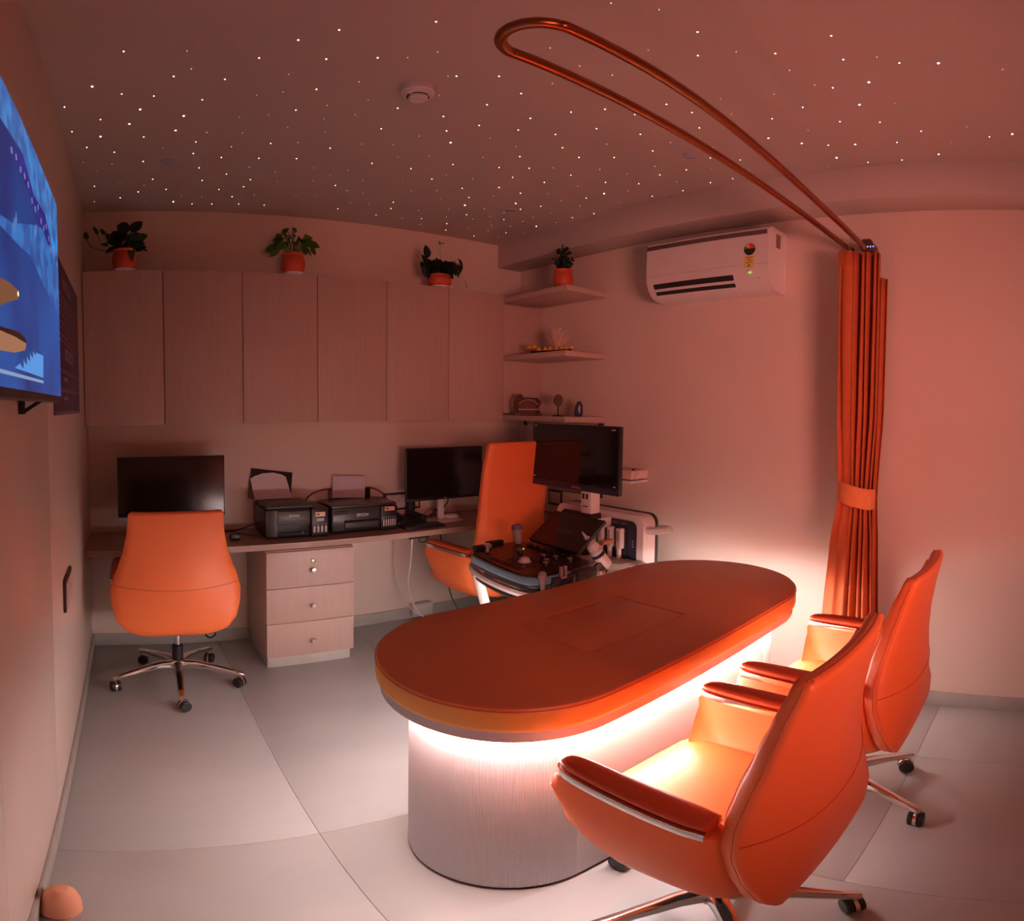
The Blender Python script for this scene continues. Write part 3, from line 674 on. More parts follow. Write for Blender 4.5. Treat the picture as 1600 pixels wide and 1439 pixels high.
# ------------------------------------------------------------------ notice board on the left wall
t = thing('notice_board', 'dark purple printed notice hanging on the left wall behind the television', 'notice', (XL, 2.2, 1.385))
bm = bm_(); box(bm, XL + .001, XL + .006, 1.745, 2.636, 1.388, 1.915, .001); obj('sheet', bm, PURPLE, t)
B('bottom_rail', mat('purple_rail', (.14, .10, .22), .4), t, XL + .0005, XL + .009, 1.742, 2.638, 1.382, 1.396, .002)
def pb(name, y0, y1, z0, z1, m=PURPL2): return B(name, m, t, XL + .0062, XL + .0068, y0, y1, z0, z1, 0)
pb('printed_heading', 2.03, 2.30, 1.834, 1.868)
B('heading_letters', PURPLE, t, XL + .0068, XL + .0072, 2.06, 2.27, 1.846, 1.856, 0)
random.seed(5)
for z in (1.795, 1.772, 1.75, 1.725, 1.70, 1.678, 1.655, 1.635):
    y = 1.80
    while y < 2.52:
        w_ = random.uniform(.03, .09); pb('printed_word', y, min(y + w_, 2.56), z - .003, z + .003); y += w_ + .018
pb('printed_stamp', 2.05, 2.37, 1.575, 1.618)
for z in (1.605, 1.596, 1.587): B('stamp_line', PURPLE, t, XL + .0068, XL + .0072, 2.07, 2.35, z - .0015, z + .0015, 0)
for z in (1.535, 1.528, 1.47, 1.463): pb('printed_rule', 1.80, 2.60, z - .0015, z + .0015)
for z in (1.505, 1.438): pb('printed_word', 1.99, 2.14, z - .006, z + .006)

def socket(name, label, M, w, h, mods, cat='socket'):
    t = thing(name, label, cat, M.translation)
    def q(nm, m, a, b, c, d, z0, z1, bev=.001):
        bm = bm_(); box(bm, a, b, c, d, z0, z1, bev); bmesh.ops.transform(bm, matrix=M, verts=bm.verts); obj(nm, bm, m, t)
    q('frame', mat('dark_red_frame', (.045, .012, .012), .35), -w / 2, w / 2, -h / 2, h / 2, 0, .010, .002)
    n = len(mods); x = -w / 2 + .010; ww = (w - .020) / n
    for i, k in enumerate(mods):
        q('switch_module' if k == 's' else 'outlet_module', mat('pinkish_white_plastic', (.60, .48, .46), .4), x + .001, x + ww - .001, -h / 2 + .012, h / 2 - .012, .0095, .0125)
        if k == 'o':
            for dx, dy in ((-.006, 0), (.006, 0), (0, .010)):
                q('pin_hole', BLACKM, x + ww / 2 + dx - .002, x + ww / 2 + dx + .002, dy - .002, dy + .002, .0124, .0129, 0)
        x += ww
    return t
socket('wall_socket', 'dark-framed switch socket on the left wall below the television', FR((XL + .0005, 1.98, .770), (0, 1, 0), (0, 0, 1)), .20, .115, 'osos')
socket('wall_socket', 'dark-framed socket plate on back wall between printer and right monitor', FR((1.66, YB - .0005, .800), (1, 0, 0), (0, 0, 1)), .26, .110, 'soos')
socket('wall_socket', 'dark-framed switch plate on right wall behind the tall orange chair', FR((XR - .0005, 2.87, .80), (0, -1, 0), (0, 0, 1)), .13, .10, 'so')
# ------------------------------------------------------------------ desk things
DZ = .695
def monitor(name, label, cx, y, z0, z1, wd, stand, group):
    t = thing(name, label, 'monitor', (cx, y + .04, DZ), group=group)
    B('bezel', BLACK, t, cx - wd / 2, cx + wd / 2, y, y + .016, z0, z1, .003)
    B('screen', SCREEN, t, cx - wd / 2 + .006, cx + wd / 2 - .006, y - .0006, y + .001, z0 + .016, z1 - .006, 0)
    B('rear_housing', GREYP, t, cx - .12, cx + .12, y + .016, y + .050, z0 + .06, z1 - .06, .012)
    bm = bm_(); box(bm, cx - .022, cx + .022, y + .045, y + .068, DZ + .008, z0 + .16, .006); obj('stand_column', bm, stand, t)
    bm = bm_(); box(bm, cx - .115, cx + .115, y - .03, y + .13, DZ, DZ + .009, .003); obj('stand_foot', bm, stand, t)
    return t
monitor('computer_monitor', 'black monitor on the desk behind the leftmost orange chair', .228, 3.085, .815, 1.140, .572, GREYP, 'desk monitors')
m2 = monitor('computer_monitor', 'black monitor on a pale stand beside the tall orange chair', 1.830, 3.02, .835, 1.153, .540, WHITEP, 'desk monitors')
bm = bm_(); lathe(bm, [(.003, 0), (.003, .002), (0, .002)], (2.088, 3.0195, .843), 10, Matrix.Rotation(pi / 2, 4, 'X')); obj('power_light', bm, emi('white_blue_led', (.6, .75, 1), 3), m2)
B('logo_mark', GREYW, m2, 1.820, 1.840, 3.0190, 3.0196, .8415, .8455, 0)

def printer(name, label, x0, x1, y0, y1, z1, tx, nb, kind):
    t = thing(name, label, 'printer', ((x0 + x1) / 2, (y0 + y1) / 2, DZ), group='black ink-tank printers')
    h = z1 - DZ
    if kind == 1:
        B('body', BLACK, t, x0, tx, y0 + .012, y1, DZ + .012, z1 - .018, .010)
        B('base_tray', BLACKM, t, x0 + .01, x1 - .01, y0 + .02, y1 - .01, DZ, DZ + .014, .003)
        B('lid', GREYP, t, x0 + .004, tx + .02, y0 + .010, y1 - .04, z1 - .016, z1, .006)
        B('front_panel', mat('printer_grey', (.060, .056, .054), .35), t, x0 + .065, tx - .004, y0, y0 + .014, DZ + .072, z1 - .028, .004)
        bm = bm_(); prism(bm, [(x0 + .001, y0 + .05), (x0 + .010, y0 + .018), (x0 + .03, y0 + .004), (x0 + .063, y0), (x0 + .063, y0 + .05)], DZ + .014, z1 - .022); obj('corner_panel', bm, mat('printer_grey', (.06, .056, .054)), t)
        B('output_slot', mat('void_black', (.003, .003, .003), .9), t, x0 + .068, tx - .004, y0 + .0125, y0 + .016, DZ + .030, DZ + .070, 0)
        B('output_tray', BLACKM, t, x0 + .066, tx - .004, y0 + .002, y0 + .10, DZ + .018, DZ + .030, .003)
        B('paper_guide', mat('blue_plastic', (.02, .07, .35), .4), t, tx - .050, tx - .040, y0 + .0005, y0 + .012, DZ + .016, DZ + .034, .002)
        B('lid_label', GREYW, t, x0 + .012, x0 + .04, y0 + .03, y0 + .045, z1 - .0004, z1 + .0006, 0)
        text('brand_lettering', 'EPSON', .018, FR((.5 * (x0 + .065 + tx), y0 - .0006, DZ + .122), (1, 0, 0), (0, 0, 1)), mat('print_white', (.8, .76, .7), .4), t)
    else:
        B('body', BLACK, t, x0, tx, y0 + .010, y1, DZ, z1 - .014, .006)
        B('lid', mat('printer_lid', (.055, .045, .045), .30), t, x0, x1 - .002, y0 + .002, y1 - .05, z1 - .014, z1, .005)
        B('front_panel', mat('printer_grey2', (.045, .040, .040), .3), t, x0 + .004, tx - .003, y0, y0 + .012, DZ + .018, z1 - .016, .003)
        bt = B('button_panel', BLACKM, t, x0 + .008, x0 + .090, y0 - .0012, y0 + .002, DZ + .108, DZ + .130, .001)
        for j in range(5): B('button', GREYP, bt, x0 + .014 + .015 * j, x0 + .022 + .015 * j, y0 - .0022, y0 - .0010, DZ + .115, DZ + .123, .001)
        B('output_slot', mat('void_black', (.003, .003, .003), .9), t, x0 + .070, tx - .012, y0 - .0006, y0 + .002, DZ + .022, DZ + .072, 0)
        B('output_flap', GREYP, t, x0 + .076, tx - .016, y0 - .0022, y0, DZ + .026, DZ + .060, .002)
        B('blue_sticker', mat('blue_sticker', (.04, .10, .4), .5), t, x1 - .09, x1 - .065, y0 + .10, y0 + .12, z1 - .0004, z1 + .0006, 0)
        B('warning_sticker', mat('tan_sticker', (.55, .30, .20), .5), t, x1 - .07, x1 - .015, y0 + .03, y0 + .055, z1 - .0004, z1 + .0006, 0)
        text('brand_lettering', 'EPSON', .023, FR((.5 * (x0 + tx) + .035, y0 - .0006, DZ + .098), (1, 0, 0), (0, 0, 1)), mat('print_white', (.8, .76, .7), .4), t)
    # ink tank unit
    ta = B('ink_tank', BLACK, t, tx, x1, y0 - .008, y0 + .22, DZ + .002, z1 - .020 if kind == 1 else z1 - .016, .006)
    ya = y0 - .0086
    B('tank_label', mat('cream_label', (.72, .55, .36), .5) if kind == 1 else mat('pink_label', (.75, .33, .30), .5), ta, tx + .022, x1 - .020, ya - .0006, ya + .001, DZ + .112, DZ + .136, 0)
    B('label_print', mat('brown_print', (.3, .15, .05)), ta, tx + .026, tx + .046, ya - .0010, ya - .0006, DZ + .118, DZ + .130, 0)
    if kind == 1: B('tank_label', GREYW, ta, tx + .028, x1 - .026, ya - .0006, ya + .001, DZ + .086, DZ + .102, 0)
    for i in range(nb):
        x = tx + .016 + (x1 - tx - .032) * i / (nb - 1); wq = .0040 if nb > 4 else .0056
        z0 = DZ + .024; z2 = DZ + (.060 if kind == 1 else .064)
        B('ink_window', INKC, ta, x - wq, x + wq, ya - .0016, ya + .001, z0, z2, .001)
        B('ink_mark', GREYW, ta, x - .0025, x + .0025, ya - .0010, ya + .001, z2 + .008, z2 + .013, 0)
    return t
printer('inkjet_printer', 'left black ink-tank printer with a sloping sheet in its rear feed', .705, 1.052, 2.945, 3.225, .872, .955, 4, 1)
printer('inkjet_printer', 'right black ink-tank printer with a sheet standing upright behind it', 1.082, 1.475, 2.965, 3.235, .852, 1.372, 6, 2)
# rear feeds and paper
bm = bm_(); M = Matrix.Translation((.80, 3.235, .86)) @ Matrix.Rotation(R(8), 4, 'Y') @ Matrix.Rotation(R(-12), 4, 'X')
box(bm, -.125, .125, -.002, .004, 0, .175, .003); bmesh.ops.transform(bm, matrix=M, verts=bm.verts)
for o in list(C.objects):
    if o.get('label', '').startswith('left black ink'): p1 = o
    if o.get('label', '').startswith('right black ink'): p2 = o
for v in bm.verts: v.co.x = v.co.x - .0 ; v.co.y = min(v.co.y, YB - .004)
obj('paper_support', bm, BLACK, p1)
bm = bm_()
poly = [(-.105, 0), (.115, 0), (.085, .125), (.06, .140), (.01, .152), (-.05, .150), (-.100, .135), (-.125, .122)]
loft(bm, [[(x, -.0045, z) for x, z in poly], [(x, -.0038, z) for x, z in poly]]); bmesh.ops.transform(bm, matrix=Matrix.Translation((.815, 3.226, .868)) @ Matrix.Rotation(R(-12), 4, 'X'), verts=bm.verts)
for v in bm.verts: v.co.y = min(v.co.y, YB - .006)
obj('paper_sheet', bm, PAPER, None, smooth=False, label='sloping blank sheet curled in the rear feed of the left printer', cat='paper')
B('rear_feed', BLACK, p2, 1.165, 1.43, 3.238, 3.256, DZ + .02, .905, .004)
bm = bm_(); box(bm, -.105, .105, -.0004, .0004, 0, .13, 0); bmesh.ops.transform(bm, matrix=Matrix.Translation((1.285, 3.232, .850)) @ Matrix.Rotation(R(3), 4, 'Y') @ Matrix.Rotation(R(-4), 4, 'X'), verts=bm.verts)
obj('paper_sheet', bm, mat('lilac_paper', (.66, .58, .66), .8), None, smooth=False, label='upright pale lilac sheet standing in the rear feed of the right printer', cat='paper')

# small things on the desk
def cable(name, label, pts, r, m, n=6, cat='cable'):
    bm = bm_(); tube(bm, curve(pts, n), r, 6); return obj(name, bm, m, None, ang=None, label=label, cat=cat)
cable('power_cable', 'black cable curling on the desk left of the left printer', [(.715, 3.10, .760), (.66, 3.11, .745), (.60, 3.15, .715), (.55, 3.20, .700), (.50, 3.21, .700)], .004, BLACKM)
cable('power_cable', 'thin brown cable lying on the desk left of the left printer', [(.70, 3.06, .699), (.64, 3.09, .699), (.58, 3.16, .700), (.52, 3.24, .700)], .0025, mat('brown_cable', (.14, .06, .04), .6))
cable('power_cable', 'black cable looping up behind the two printers', [(1.00, 3.255, .82), (1.05, 3.25, .875), (1.12, 3.255, .900), (1.20, 3.262, .905)], .0035, BLACKM)
cable('power_cable', 'black cable curving down behind the right printer', [(1.43, 3.262, .90), (1.48, 3.258, .885), (1.54, 3.255, .84), (1.56, 3.255, .77), (1.56, 3.25, .70)], .0035, BLACKM)
bm = bm_(); box(bm, .525, .575, 2.975, 3.02, DZ, DZ + .032, .005); obj('plug_adapter', bm, BLACK, None, label='small black adapter block on desk edge beside the leftmost chair', cat='adapter')
t = thing('desk_phone', 'black desk telephone beside the right printer', 'telephone', (1.60, 3.08, DZ))
B('phone_body', BLACK, t, 1.50, 1.66, 3.00, 3.19, DZ, DZ + .030, .006)
bm = bm_(); tube(bm, curve([(1.53, 3.02, .74), (1.53, 3.06, .757), (1.53, 3.13, .757), (1.53, 3.17, .74)], 5), [.018] * 3 + [.012] * 10 + [.018] * 3, 10); obj('handset', bm, BLACK, t)
t = thing('keyboard', 'flat black keyboard below the right desk monitor', 'keyboard', (1.70, 2.96, DZ))
B('case', BLACK, t, 1.50, 1.92 - .16, 2.90, 2.995, DZ, DZ + .014, .004)
for i in range(12):
    for j in range(4): B('key', GREYP, t, 1.508 + i * .0205, 1.525 + i * .0205, 2.907 + j * .0205, 2.924 + j * .0205, DZ + .014, DZ + .017, 0)
t = thing('desk_organizer', 'low black tray unit between phone and monitor foot', 'tray', (1.70, 3.12, DZ))
B('tray_base', BLACKM, t, 1.665, 1.705, 3.03, 3.22, DZ, DZ + .05, .004)
bm = bm_(); lathe(bm, [(.026, 0), (.030, .012), (.029, .05), (.016, .072), (0, .076)], (1.695, 3.215, DZ + .05), 16); obj('rounded_holder', bm, BLACKM, t)
cable('monitor_cable', 'black cable hanging from the right desk monitor to the desk', [(1.87, 3.065, .86), (1.872, 3.06, .81), (1.84, 3.07, .775), (1.79, 3.08, .75), (1.74, 3.09, .715), (1.715, 3.10, .702)], .0045, BLACKM)
cable('monitor_cable', 'second black cable beside the pale monitor stand', [(1.86, 3.075, .85), (1.83, 3.08, .79), (1.80, 3.10, .75), (1.78, 3.12, .702)], .0035, BLACKM)
t = thing('computer_mouse', 'white computer mouse on the pale monitor foot', 'mouse', (1.905, 3.075, DZ + .009))
bm = bm_(); lathe(bm, [(.030, 0), (.031, .006), (.027, .017), (.016, .024), (0, .026)], n=20)
for v in bm.verts: v.co.y *= 1.7
bmesh.ops.transform(bm, matrix=Matrix.Translation(t.location) @ Matrix.Rotation(R(60), 4, 'Z'), verts=bm.verts); obj('shell', bm, WHITEP, t)
bm = bm_(); tube(bm, [(1.918, 3.083, .730), (1.926, 3.088, .729)], .003, 8); obj('scroll_wheel', bm, GREYP, t)
# under the desk
t = thing('cable_hook', 'dark hook and rail fixed under the desk edge', 'hook', (1.60, 2.86, .65))
B('rail', BLACKM, t, 1.50, 1.63, 2.855, 2.87, .650, .6635, .001)
bm = bm_(); tube(bm, curve([(1.555, 2.855, .656), (1.56, 2.85, .635), (1.585, 2.848, .628), (1.61, 2.85, .640), (1.612, 2.855, .655)], 5), .0035, 6); obj('loop', bm, BLACKM, t)
cable('white_cable', 'long white cable drooping from under the desk to the floor', [(1.52, 2.862, .655), (1.53, 2.90, .50), (1.56, 2.98, .32), (1.66, 3.02, .12), (1.80, 2.95, .03), (1.98, 2.80, .012), (2.15, 2.72, .008)], .0045, WHITEP)
cable('white_cable', 'thin pale cable running beside the long white one', [(1.60, 3.255, .60), (1.60, 3.22, .30), (1.68, 3.18, .10), (1.84, 3.10, .02), (2.0, 3.0, .006), (2.2, 2.95, .006)], .003, WHITEP)
cable('grey_cable', 'grey cable hanging by the tall orange chair down to the floor', [(1.86, 3.15, .66), (1.87, 3.1, .45), (1.88, 3.02, .2), (1.95, 2.93, .03), (2.1, 2.9, .006)], .0045, GREYP)
t = thing('outlet_box', 'small white outlet box on the skirting below the desk', 'outlet box', (1.79, 3.24, .03))
B('box', mat('outlet_white', (.62, .57, .52), .4), t, 1.718, 1.862, 3.218, YB - .0125, .022, .108, .003)
B('cover', mat('outlet_white', (.62, .57, .52)), t, 1.724, 1.856, 3.2155, 3.2185, .028, .102, .001)
t = thing('orange_mug', 'plain orange cup on the desk corner behind the ultrasound screen', 'cup', (2.520, 2.615, DZ))
bm = bm_(); lathe(bm, [(.040, 0), (.046, .003), (.050, .112), (.047, .112), (.043, .01), (0, .01)], t.location, 28); obj('cup_body', bm, mat('orange_ceramic', (.66, .12, .03), .4), t)

# cable bundle under the leftmost chair
cable('black_cable', 'black coiled cable hanging behind the leftmost chair', [(.33, 3.2, .30), (.36, 3.1, .20), (.40, 3.0, .145), (.44, 2.99, .16), (.42, 3.0, .19), (.38, 3.02, .16)], .005, BLACKM)

# ------------------------------------------------------------------ whiteboard below the shelves on the right wall
t = thing('wall_whiteboard', 'aluminium-framed white board on the right wall below the corner shelves', 'white board', (XR - .01, 2.815, .86))
B('sheet', mat('board_white', (.62, .55, .53), .25), t, XR - .010, XR - .001, 2.46, 3.175, .87, 1.295, 0)
for a in (('frame_rail', 2.45, 3.185, 1.285, 1.303), ('frame_rail', 2.45, 3.185, .852, .872), ('frame_rail', 2.45, 2.468, .87, 1.287), ('frame_rail', 3.167, 3.185, .87, 1.287)):
    B('frame_rail', ALU, t, XR - .018, XR - .001, *a[1:], .002)
for y in (2.44, 3.165):
    for z in (.848, 1.275): B('corner_cap', BLACK, t, XR - .021, XR - .0006, y, y + .03, z, z + .032, .002)
t = thing('wall_holder', 'pale pinkish holder with clear clip on right wall behind ultrasound monitor', 'holder', (XR - .07, 2.17, .96))
B('box', mat('pink_white', (.70, .52, .47), .5), t, XR - .145, XR - .001, 2.09, 2.26, 1.005, 1.055, .004)
B('shelf_edge', WHITEP, t, XR - .150, XR - .001, 2.09, 2.30, .985, .997, .002)
bm = bm_(); tube(bm, curve([(2.452, 2.10, 1.058), (2.452, 2.065, 1.062), (2.452, 2.045, 1.045), (2.452, 2.06, 1.02), (2.452, 2.045, 1.005), (2.452, 2.085, .998)], 5), .005, 6); obj('clip', bm, CLEAR, t)
bm = bm_(); tube(bm, [(2.452, 2.085, 1.062), (2.452, 2.07, 1.066)], .006, 8); obj('clip_knob', bm, BLACKM, t)
# ------------------------------------------------------------------ ultrasound machine (user side faces the left wall)
t = thing('ultrasound_machine', 'white and black ultrasound machine between the table and tall orange chair', 'ultrasound machine', (1.95, 2.05, 0))
def BX(name, m, *a, **k):
    return B(name, m, t, *a, **k)
BX('cart_body', WHITEP, 1.78, 2.30, 1.84, 2.34, .13, .60, .05, ang=60)
for x in (1.66, 2.32):
    for y in (1.80, 2.32):
        l = BX('base_leg', GREYW, x - .10 if x < 2 else x - .14, x + .14 if x < 2 else x + .05, y - .03, y + .03, .085, .125, .012)
        bm = bm_()
        for s in (-.016, .016): lathe(bm, [(0, -.010), (.040, -.010), (.045, -.004), (.045, .004), (.040, .010), (0, .010)], (x + (-.06 if x < 2 else .0), y + s, .045), 20, Matrix.Rotation(pi / 2, 4, 'X'))
        obj('caster_wheel', bm, BLACK, l)
BX('lift_column', WHITEP, 1.74, 1.86, 1.93, 2.07, .55, .70, .02)
BX('upper_deck', WHITEP, 1.72, 2.22, 1.76, 2.10, .595, .640, .02)
# console
poly = [(1.400, 2.085), (1.385, 1.985), (1.372, 1.84), (1.372, 1.71), (1.40, 1.662), (1.45, 1.642), (1.53, 1.640), (1.70, 1.665), (1.745, 1.715), (1.755, 1.79), (1.79, 1.86), (1.81, 2.06), (1.79, 2.14), (1.70, 2.195), (1.60, 2.185), (1.50, 2.15), (1.43, 2.125)]
def sp(P, n=4):
    P = [Vector((x, y, 0)) for x, y in P]; P = P + P[:1]; out = []
    K = len(P) - 1
    for i in range(K):
        a, b, c, d = P[(i - 1) % K], P[i], P[(i + 1) % K], P[(i + 2) % K]
        for k in range(n):
            u = k / n; q = .5 * ((2 * b) + (c - a) * u + (2 * a - 5 * b + 4 * c - d) * u * u + (3 * b - a - 3 * c + d) * u ** 3); out.append((q.x, q.y))
    return out
cp = sp(poly); cen = (1.58, 1.90)
def off(P, s): return [(cen[0] + (x - cen[0]) * s, cen[1] + (y - cen[1]) * s) for x, y in P]
bm = bm_(); loft(bm, [[(x, y, z) for x, y in off(cp, s)] for s, z in [(.86, .690), (.97, .698), (.985, .710), (.985, .742), (.97, .748)]]); con = obj('console', bm, mat('console_brown_black', (.030, .016, .014), .35), t, ang=50, label='dark control console with light blue edge')
n = len(cp)
edge = [(x, y) for x, y in off(cp, 1.0)]
i0 = 0; i1 = 6 * 4 + 2
bm = bm_(); rings = []
for (x, y) in edge[i0:i1]:
    d = Vector((cen[0] - x, cen[1] - y, 0)).normalized()
    rings.append([(x + d.x * a, y + d.y * a, z) for a, z in [(.010, .712), (-.002, .716), (-.006, .730), (-.002, .744), (.010, .748), (.020, .748), (.022, .712)]])
loft(bm, rings); obj('front_edge', bm, TEAL, con, label='light blue front trim of the console')
def cyl(nm, x, y, z0, z1, r, m, par=con, n=16, r2=None):
    bm = bm_(); lathe(bm, [(r, 0), (r, (z1 - z0) * .8), ((r2 or r * .85), z1 - z0), (0, z1 - z0)], (x, y, z0), n); return obj(nm, bm, m, par)
bm = bm_(); lathe(bm, [(.028, 0), (.029, .003), (.024, .004), (.0245, .006), (.021, .015), (.012, .021), (0, .023)], (1.515, 1.865, .748), 24); obj('trackball', bm, WHITEP, con)
random.seed(11)
for i in range(30):
    a = 2 * pi * i / 15; r = .050 if i < 15 else .074
    x, y = 1.515 + r * cos(a) * .9, 1.865 + r * sin(a)
    if r > .06 and i % 3 == 0: continue
    cyl('button', x, y, .748, .752, .0062, BLACK, n=10)
for x, y in [(1.60, 2.00), (1.62, 1.865), (1.645, 1.815), (1.545, 1.765), (1.665, 1.75), (1.58, 1.80)]:
    k = cyl('knob', x, y, .748, .762, .013, BLACK); 
    kk = cyl('knob_cap', x, y, .762, .766, .0115, mat('pink_cap', (.35, .22, .22), .3))
for i in range(8):
    y = 2.06 - i * .045; bm = bm_(); box(bm, 1.690, 1.720, y - .007, y + .007, .748, .760, .002); obj('slider', bm, BLACK, con)
for i in range(9):
    for j in range(2):
        x, y = 1.43 + .016 * j, 1.99 - i * .024
        bm = bm_(); box(bm, x - .006, x + .006, y - .009, y + .009, .748, .7505, .001); obj('key', bm, BLACK, con)
bm = bm_(); lathe(bm, [(.003, 0), (0, .003)], (1.655, 2.045, .749), 8); obj('indicator_light', bm, emi('green_led', (.2, 1, .1), 3), con)
# probe holder bank along the near and far console sides
for x0, x1, y0, y1 in [(1.46, 1.575, 1.612, 1.645), (1.60, 1.71, 1.630, 1.662)]:
    h = BX('side_holder', GREYP, x0, x1, y0, y1, .700, .742, .006)
for x in (1.50, 1.545):
    bm = bm_(); lathe(bm, [(.020, 0), (.023, .002), (.024, .045), (.019, .045), (.018, .003), (0, .003)], (x, 1.628, .690), 16); obj('cup_holder', bm, NAVY, t)
for x, y in [(1.50, 2.150), (1.600, 2.190)]:
    bm = bm_(); box(bm, x - .045, x + .045, y - .012, y + .016, .735, .768, .006); obj('cup_holder', bm, BLACK, t)
# front handle
bm = bm_(); hp = curve([(1.53, 2.20, .700), (1.455, 2.16, .672), (1.425, 2.08, .662), (1.405, 1.95, .658), (1.405, 1.80, .656), (1.43, 1.70, .656), (1.50, 1.66, .660), (1.62, 1.66, .668)], 6)
rings = []
for i, p in enumerate(hp):
    tg = (hp[min(i + 1, len(hp) - 1)] - hp[max(i - 1, 0)]); tg.z = 0; tg.normalize(); nn = Vector((tg.y, -tg.x, 0))
    rings.append([p + nn * a + Vector((0, 0, b)) for a, b in [(-.016, -.008), (0, -.013), (.016, -.008), (.018, .004), (.012, .013), (-.012, .013), (-.018, .004)]])
loft(bm, rings); obj('front_handle', bm, WHITEP, t)
bm = bm_(); tube(bm, [p + Vector((.006, 0, -.026)) for p in hp[4:-4]], .010, 8); obj('handle_grip', bm, BLACK, t)
bm = bm_(); tube(bm, [(1.44, 2.10, .65), (1.50, 2.08, .40), (1.56, 2.06, .13)], [.022, .024, .03], 12); obj('front_post', bm, WHITEP, t)
BX('under_console_tray', BLACKM, 1.47, 1.76, 1.70, 2.10, .640, .668, .01)
# touch panel
M = Matrix(((0, .5, -.866, 0), (-1, 0, 0, 0), (0, .0, 0, 0), (0, 0, 0, 1)))
p00 = Vector((1.735, 2.105, .775)); p01 = Vector((1.725, 1.765, .775)); p10 = Vector((1.900, 2.105, .895)); p11 = Vector((1.905, 1.775, .893))
nrm = (p01 - p00).cross(p10 - p00).normalized()
if nrm.z < 0: nrm = -nrm
def slab(nm, inset, d0, d1, m, par):
    c = (p00 + p01 + p10 + p11) / 4; q = [c + (p - c) * inset for p in (p00, p01, p11, p10)]
    bm = bm_(); loft(bm, [[p + nrm * d0 for p in q], [p + nrm * d1 for p in q]]); return obj(nm, bm, m, par, smooth=False)
tp = slab('touch_panel', 1.0, -.016, 0, BLACK, t); slab('touch_screen', .93, 0, .0006, mat('touch_glass', (.014, .008, .008), .12), tp)
BX('touch_panel_bracket', GREYP, 1.80, 1.88, 1.88, 2.00, .735, .835, .01)
# tower with probe ports
TXX = 2.20
def rr(y0, y1, z0, z1, r, n=6):
    P = []
    for cy_, cz_, a0 in [(y1 - r, z1 - r, 0), (y0 + r, z1 - r, 90), (y0 + r, z0 + r, 180), (y1 - r, z0 + r, 270)]:
        for k in range(n + 1):
            a = R(a0 + 90 * k / n); P.append((cy_ + r * cos(a), cz_ + r * sin(a)))
    return P
bm = bm_(); prism(bm, rr(1.795, 2.42, .30, .868, .05), TXX, TXX + .095, ax=0); tw = obj('tower', bm, WHITEP, t, label='white rear tower holding the probe ports')
bm = bm_(); prism(bm, rr(1.792, 2.423, .297, .872, .05), TXX + .0951, TXX + .115, ax=0); obj('tower_back', bm, BLACK, tw)
bm = bm_(); prism(bm, rr(1.835, 2.38, .50, .838, .035), TXX - .008, TXX, ax=0); fc = obj('tower_face', bm, NAVY, tw, label='navy inner face of the tower')
for i in range(4):
    y = 1.915 + .062 * i
    bm = bm_(); box(bm, TXX - .020, TXX - .0085, y - .022, y + .022, .62, .805, .004); obj('port_slot', bm, BLACK, fc)
    bm = bm_(); box(bm, TXX - .0095, TXX - .0085, y - .020, y + .014, .818, .822, 0); obj('port_label', bm, mat('port_print', (.35, .15, .12), .5), fc)
for i in range(3):
    bm = bm_(); box(bm, TXX - .0095, TXX - .0085, 1.850, 1.856, .705 + .014 * i, .713 + .014 * i, 0); obj('printed_mark', bm, GREYW, fc)
# side handle in a clear wrapper
bm = bm_(); tube(bm, curve([(2.235, 1.80, .795), (2.24, 1.765, .797), (2.26, 1.735, .797), (2.30, 1.722, .797), (2.33, 1.74, .797), (2.31, 1.795, .795)], 5), .019, 10); obj('side_handle', bm, CLEAR, t)
bm = bm_(); tube(bm, curve([(2.235, 1.80, .805), (2.24, 1.765, .807), (2.26, 1.742, .807), (2.30, 1.735, .807), (2.31, 1.795, .805)], 5), .009, 8); obj('side_handle_core', bm, GREYW, t)
# monitor on its arm
BX('arm_column', WHITEP, 2.05, 2.12, 2.01, 2.085, .868, .99, .01)
BX('arm_column_base', BLACKM, 2.045, 2.125, 2.005, 2.09, .835, .872, .006)
BX('arm_clip', BLACKM, 2.047, 2.052, 2.030, 2.042, .945, .972, 0); BX('arm_clip', BLACKM, 2.047, 2.052, 2.055, 2.067, .945, .972, 0)
BX('arm_slot', NAVY, 2.047, 2.052, 2.030, 2.065, .905, .910, 0)
BX('arm_foot', WHITEP, 2.06, 2.20, 2.00, 2.09, .79, .845, .01)
BX('monitor_arm', ALU, 2.075, 2.105, 2.03, 2.25, .985, 1.010, .006)
MM = Matrix.Translation((2.05, 2.145, 1.146)) @ Matrix.Rotation(R(1.0), 4, 'Z')
def mb(nm, m, par, y0, y1, z0, z1, x0, x1, bev=.003, **k):
    bm = bm_(); box(bm, x0, x1, y0, y1, z0, z1, bev); bmesh.ops.transform(bm, matrix=MM, verts=bm.verts); return obj(nm, bm, m, par, **k)
dm = mb('display', BLACK, t, -.314, .314, -.166, .168, 0, .028, .006, label='large black display above the console')
mb('display_glass', mat('glossy_screen', (.010, .006, .006), .07), dm, -.304, .304, -.130, .162, -.0008, .0004, 0)
mb('display_chin', NAVY, dm, -.312, .312, -.165, -.131, -.0016, .002, .001)
for y, z, s in [(.285, .156, 1), (-.275, .150, 1), (.292, -.118, .6), (-.285, -.122, .6)]:
    mb('corner_sticker', GREYW, dm, y - .013 * s, y + .013 * s, z - .003, z + .003, -.0014, -.0008, 0)
Mt = MM @ Matrix(((0, 0, -1, -.0018), (-1, 0, 0, -.030), (0, 1, 0, -.149), (0, 0, 0, 1)))
text('brand_lettering', 'mindray', .020, Mt, mat('logo_red', (.60, .13, .09), .4), dm)

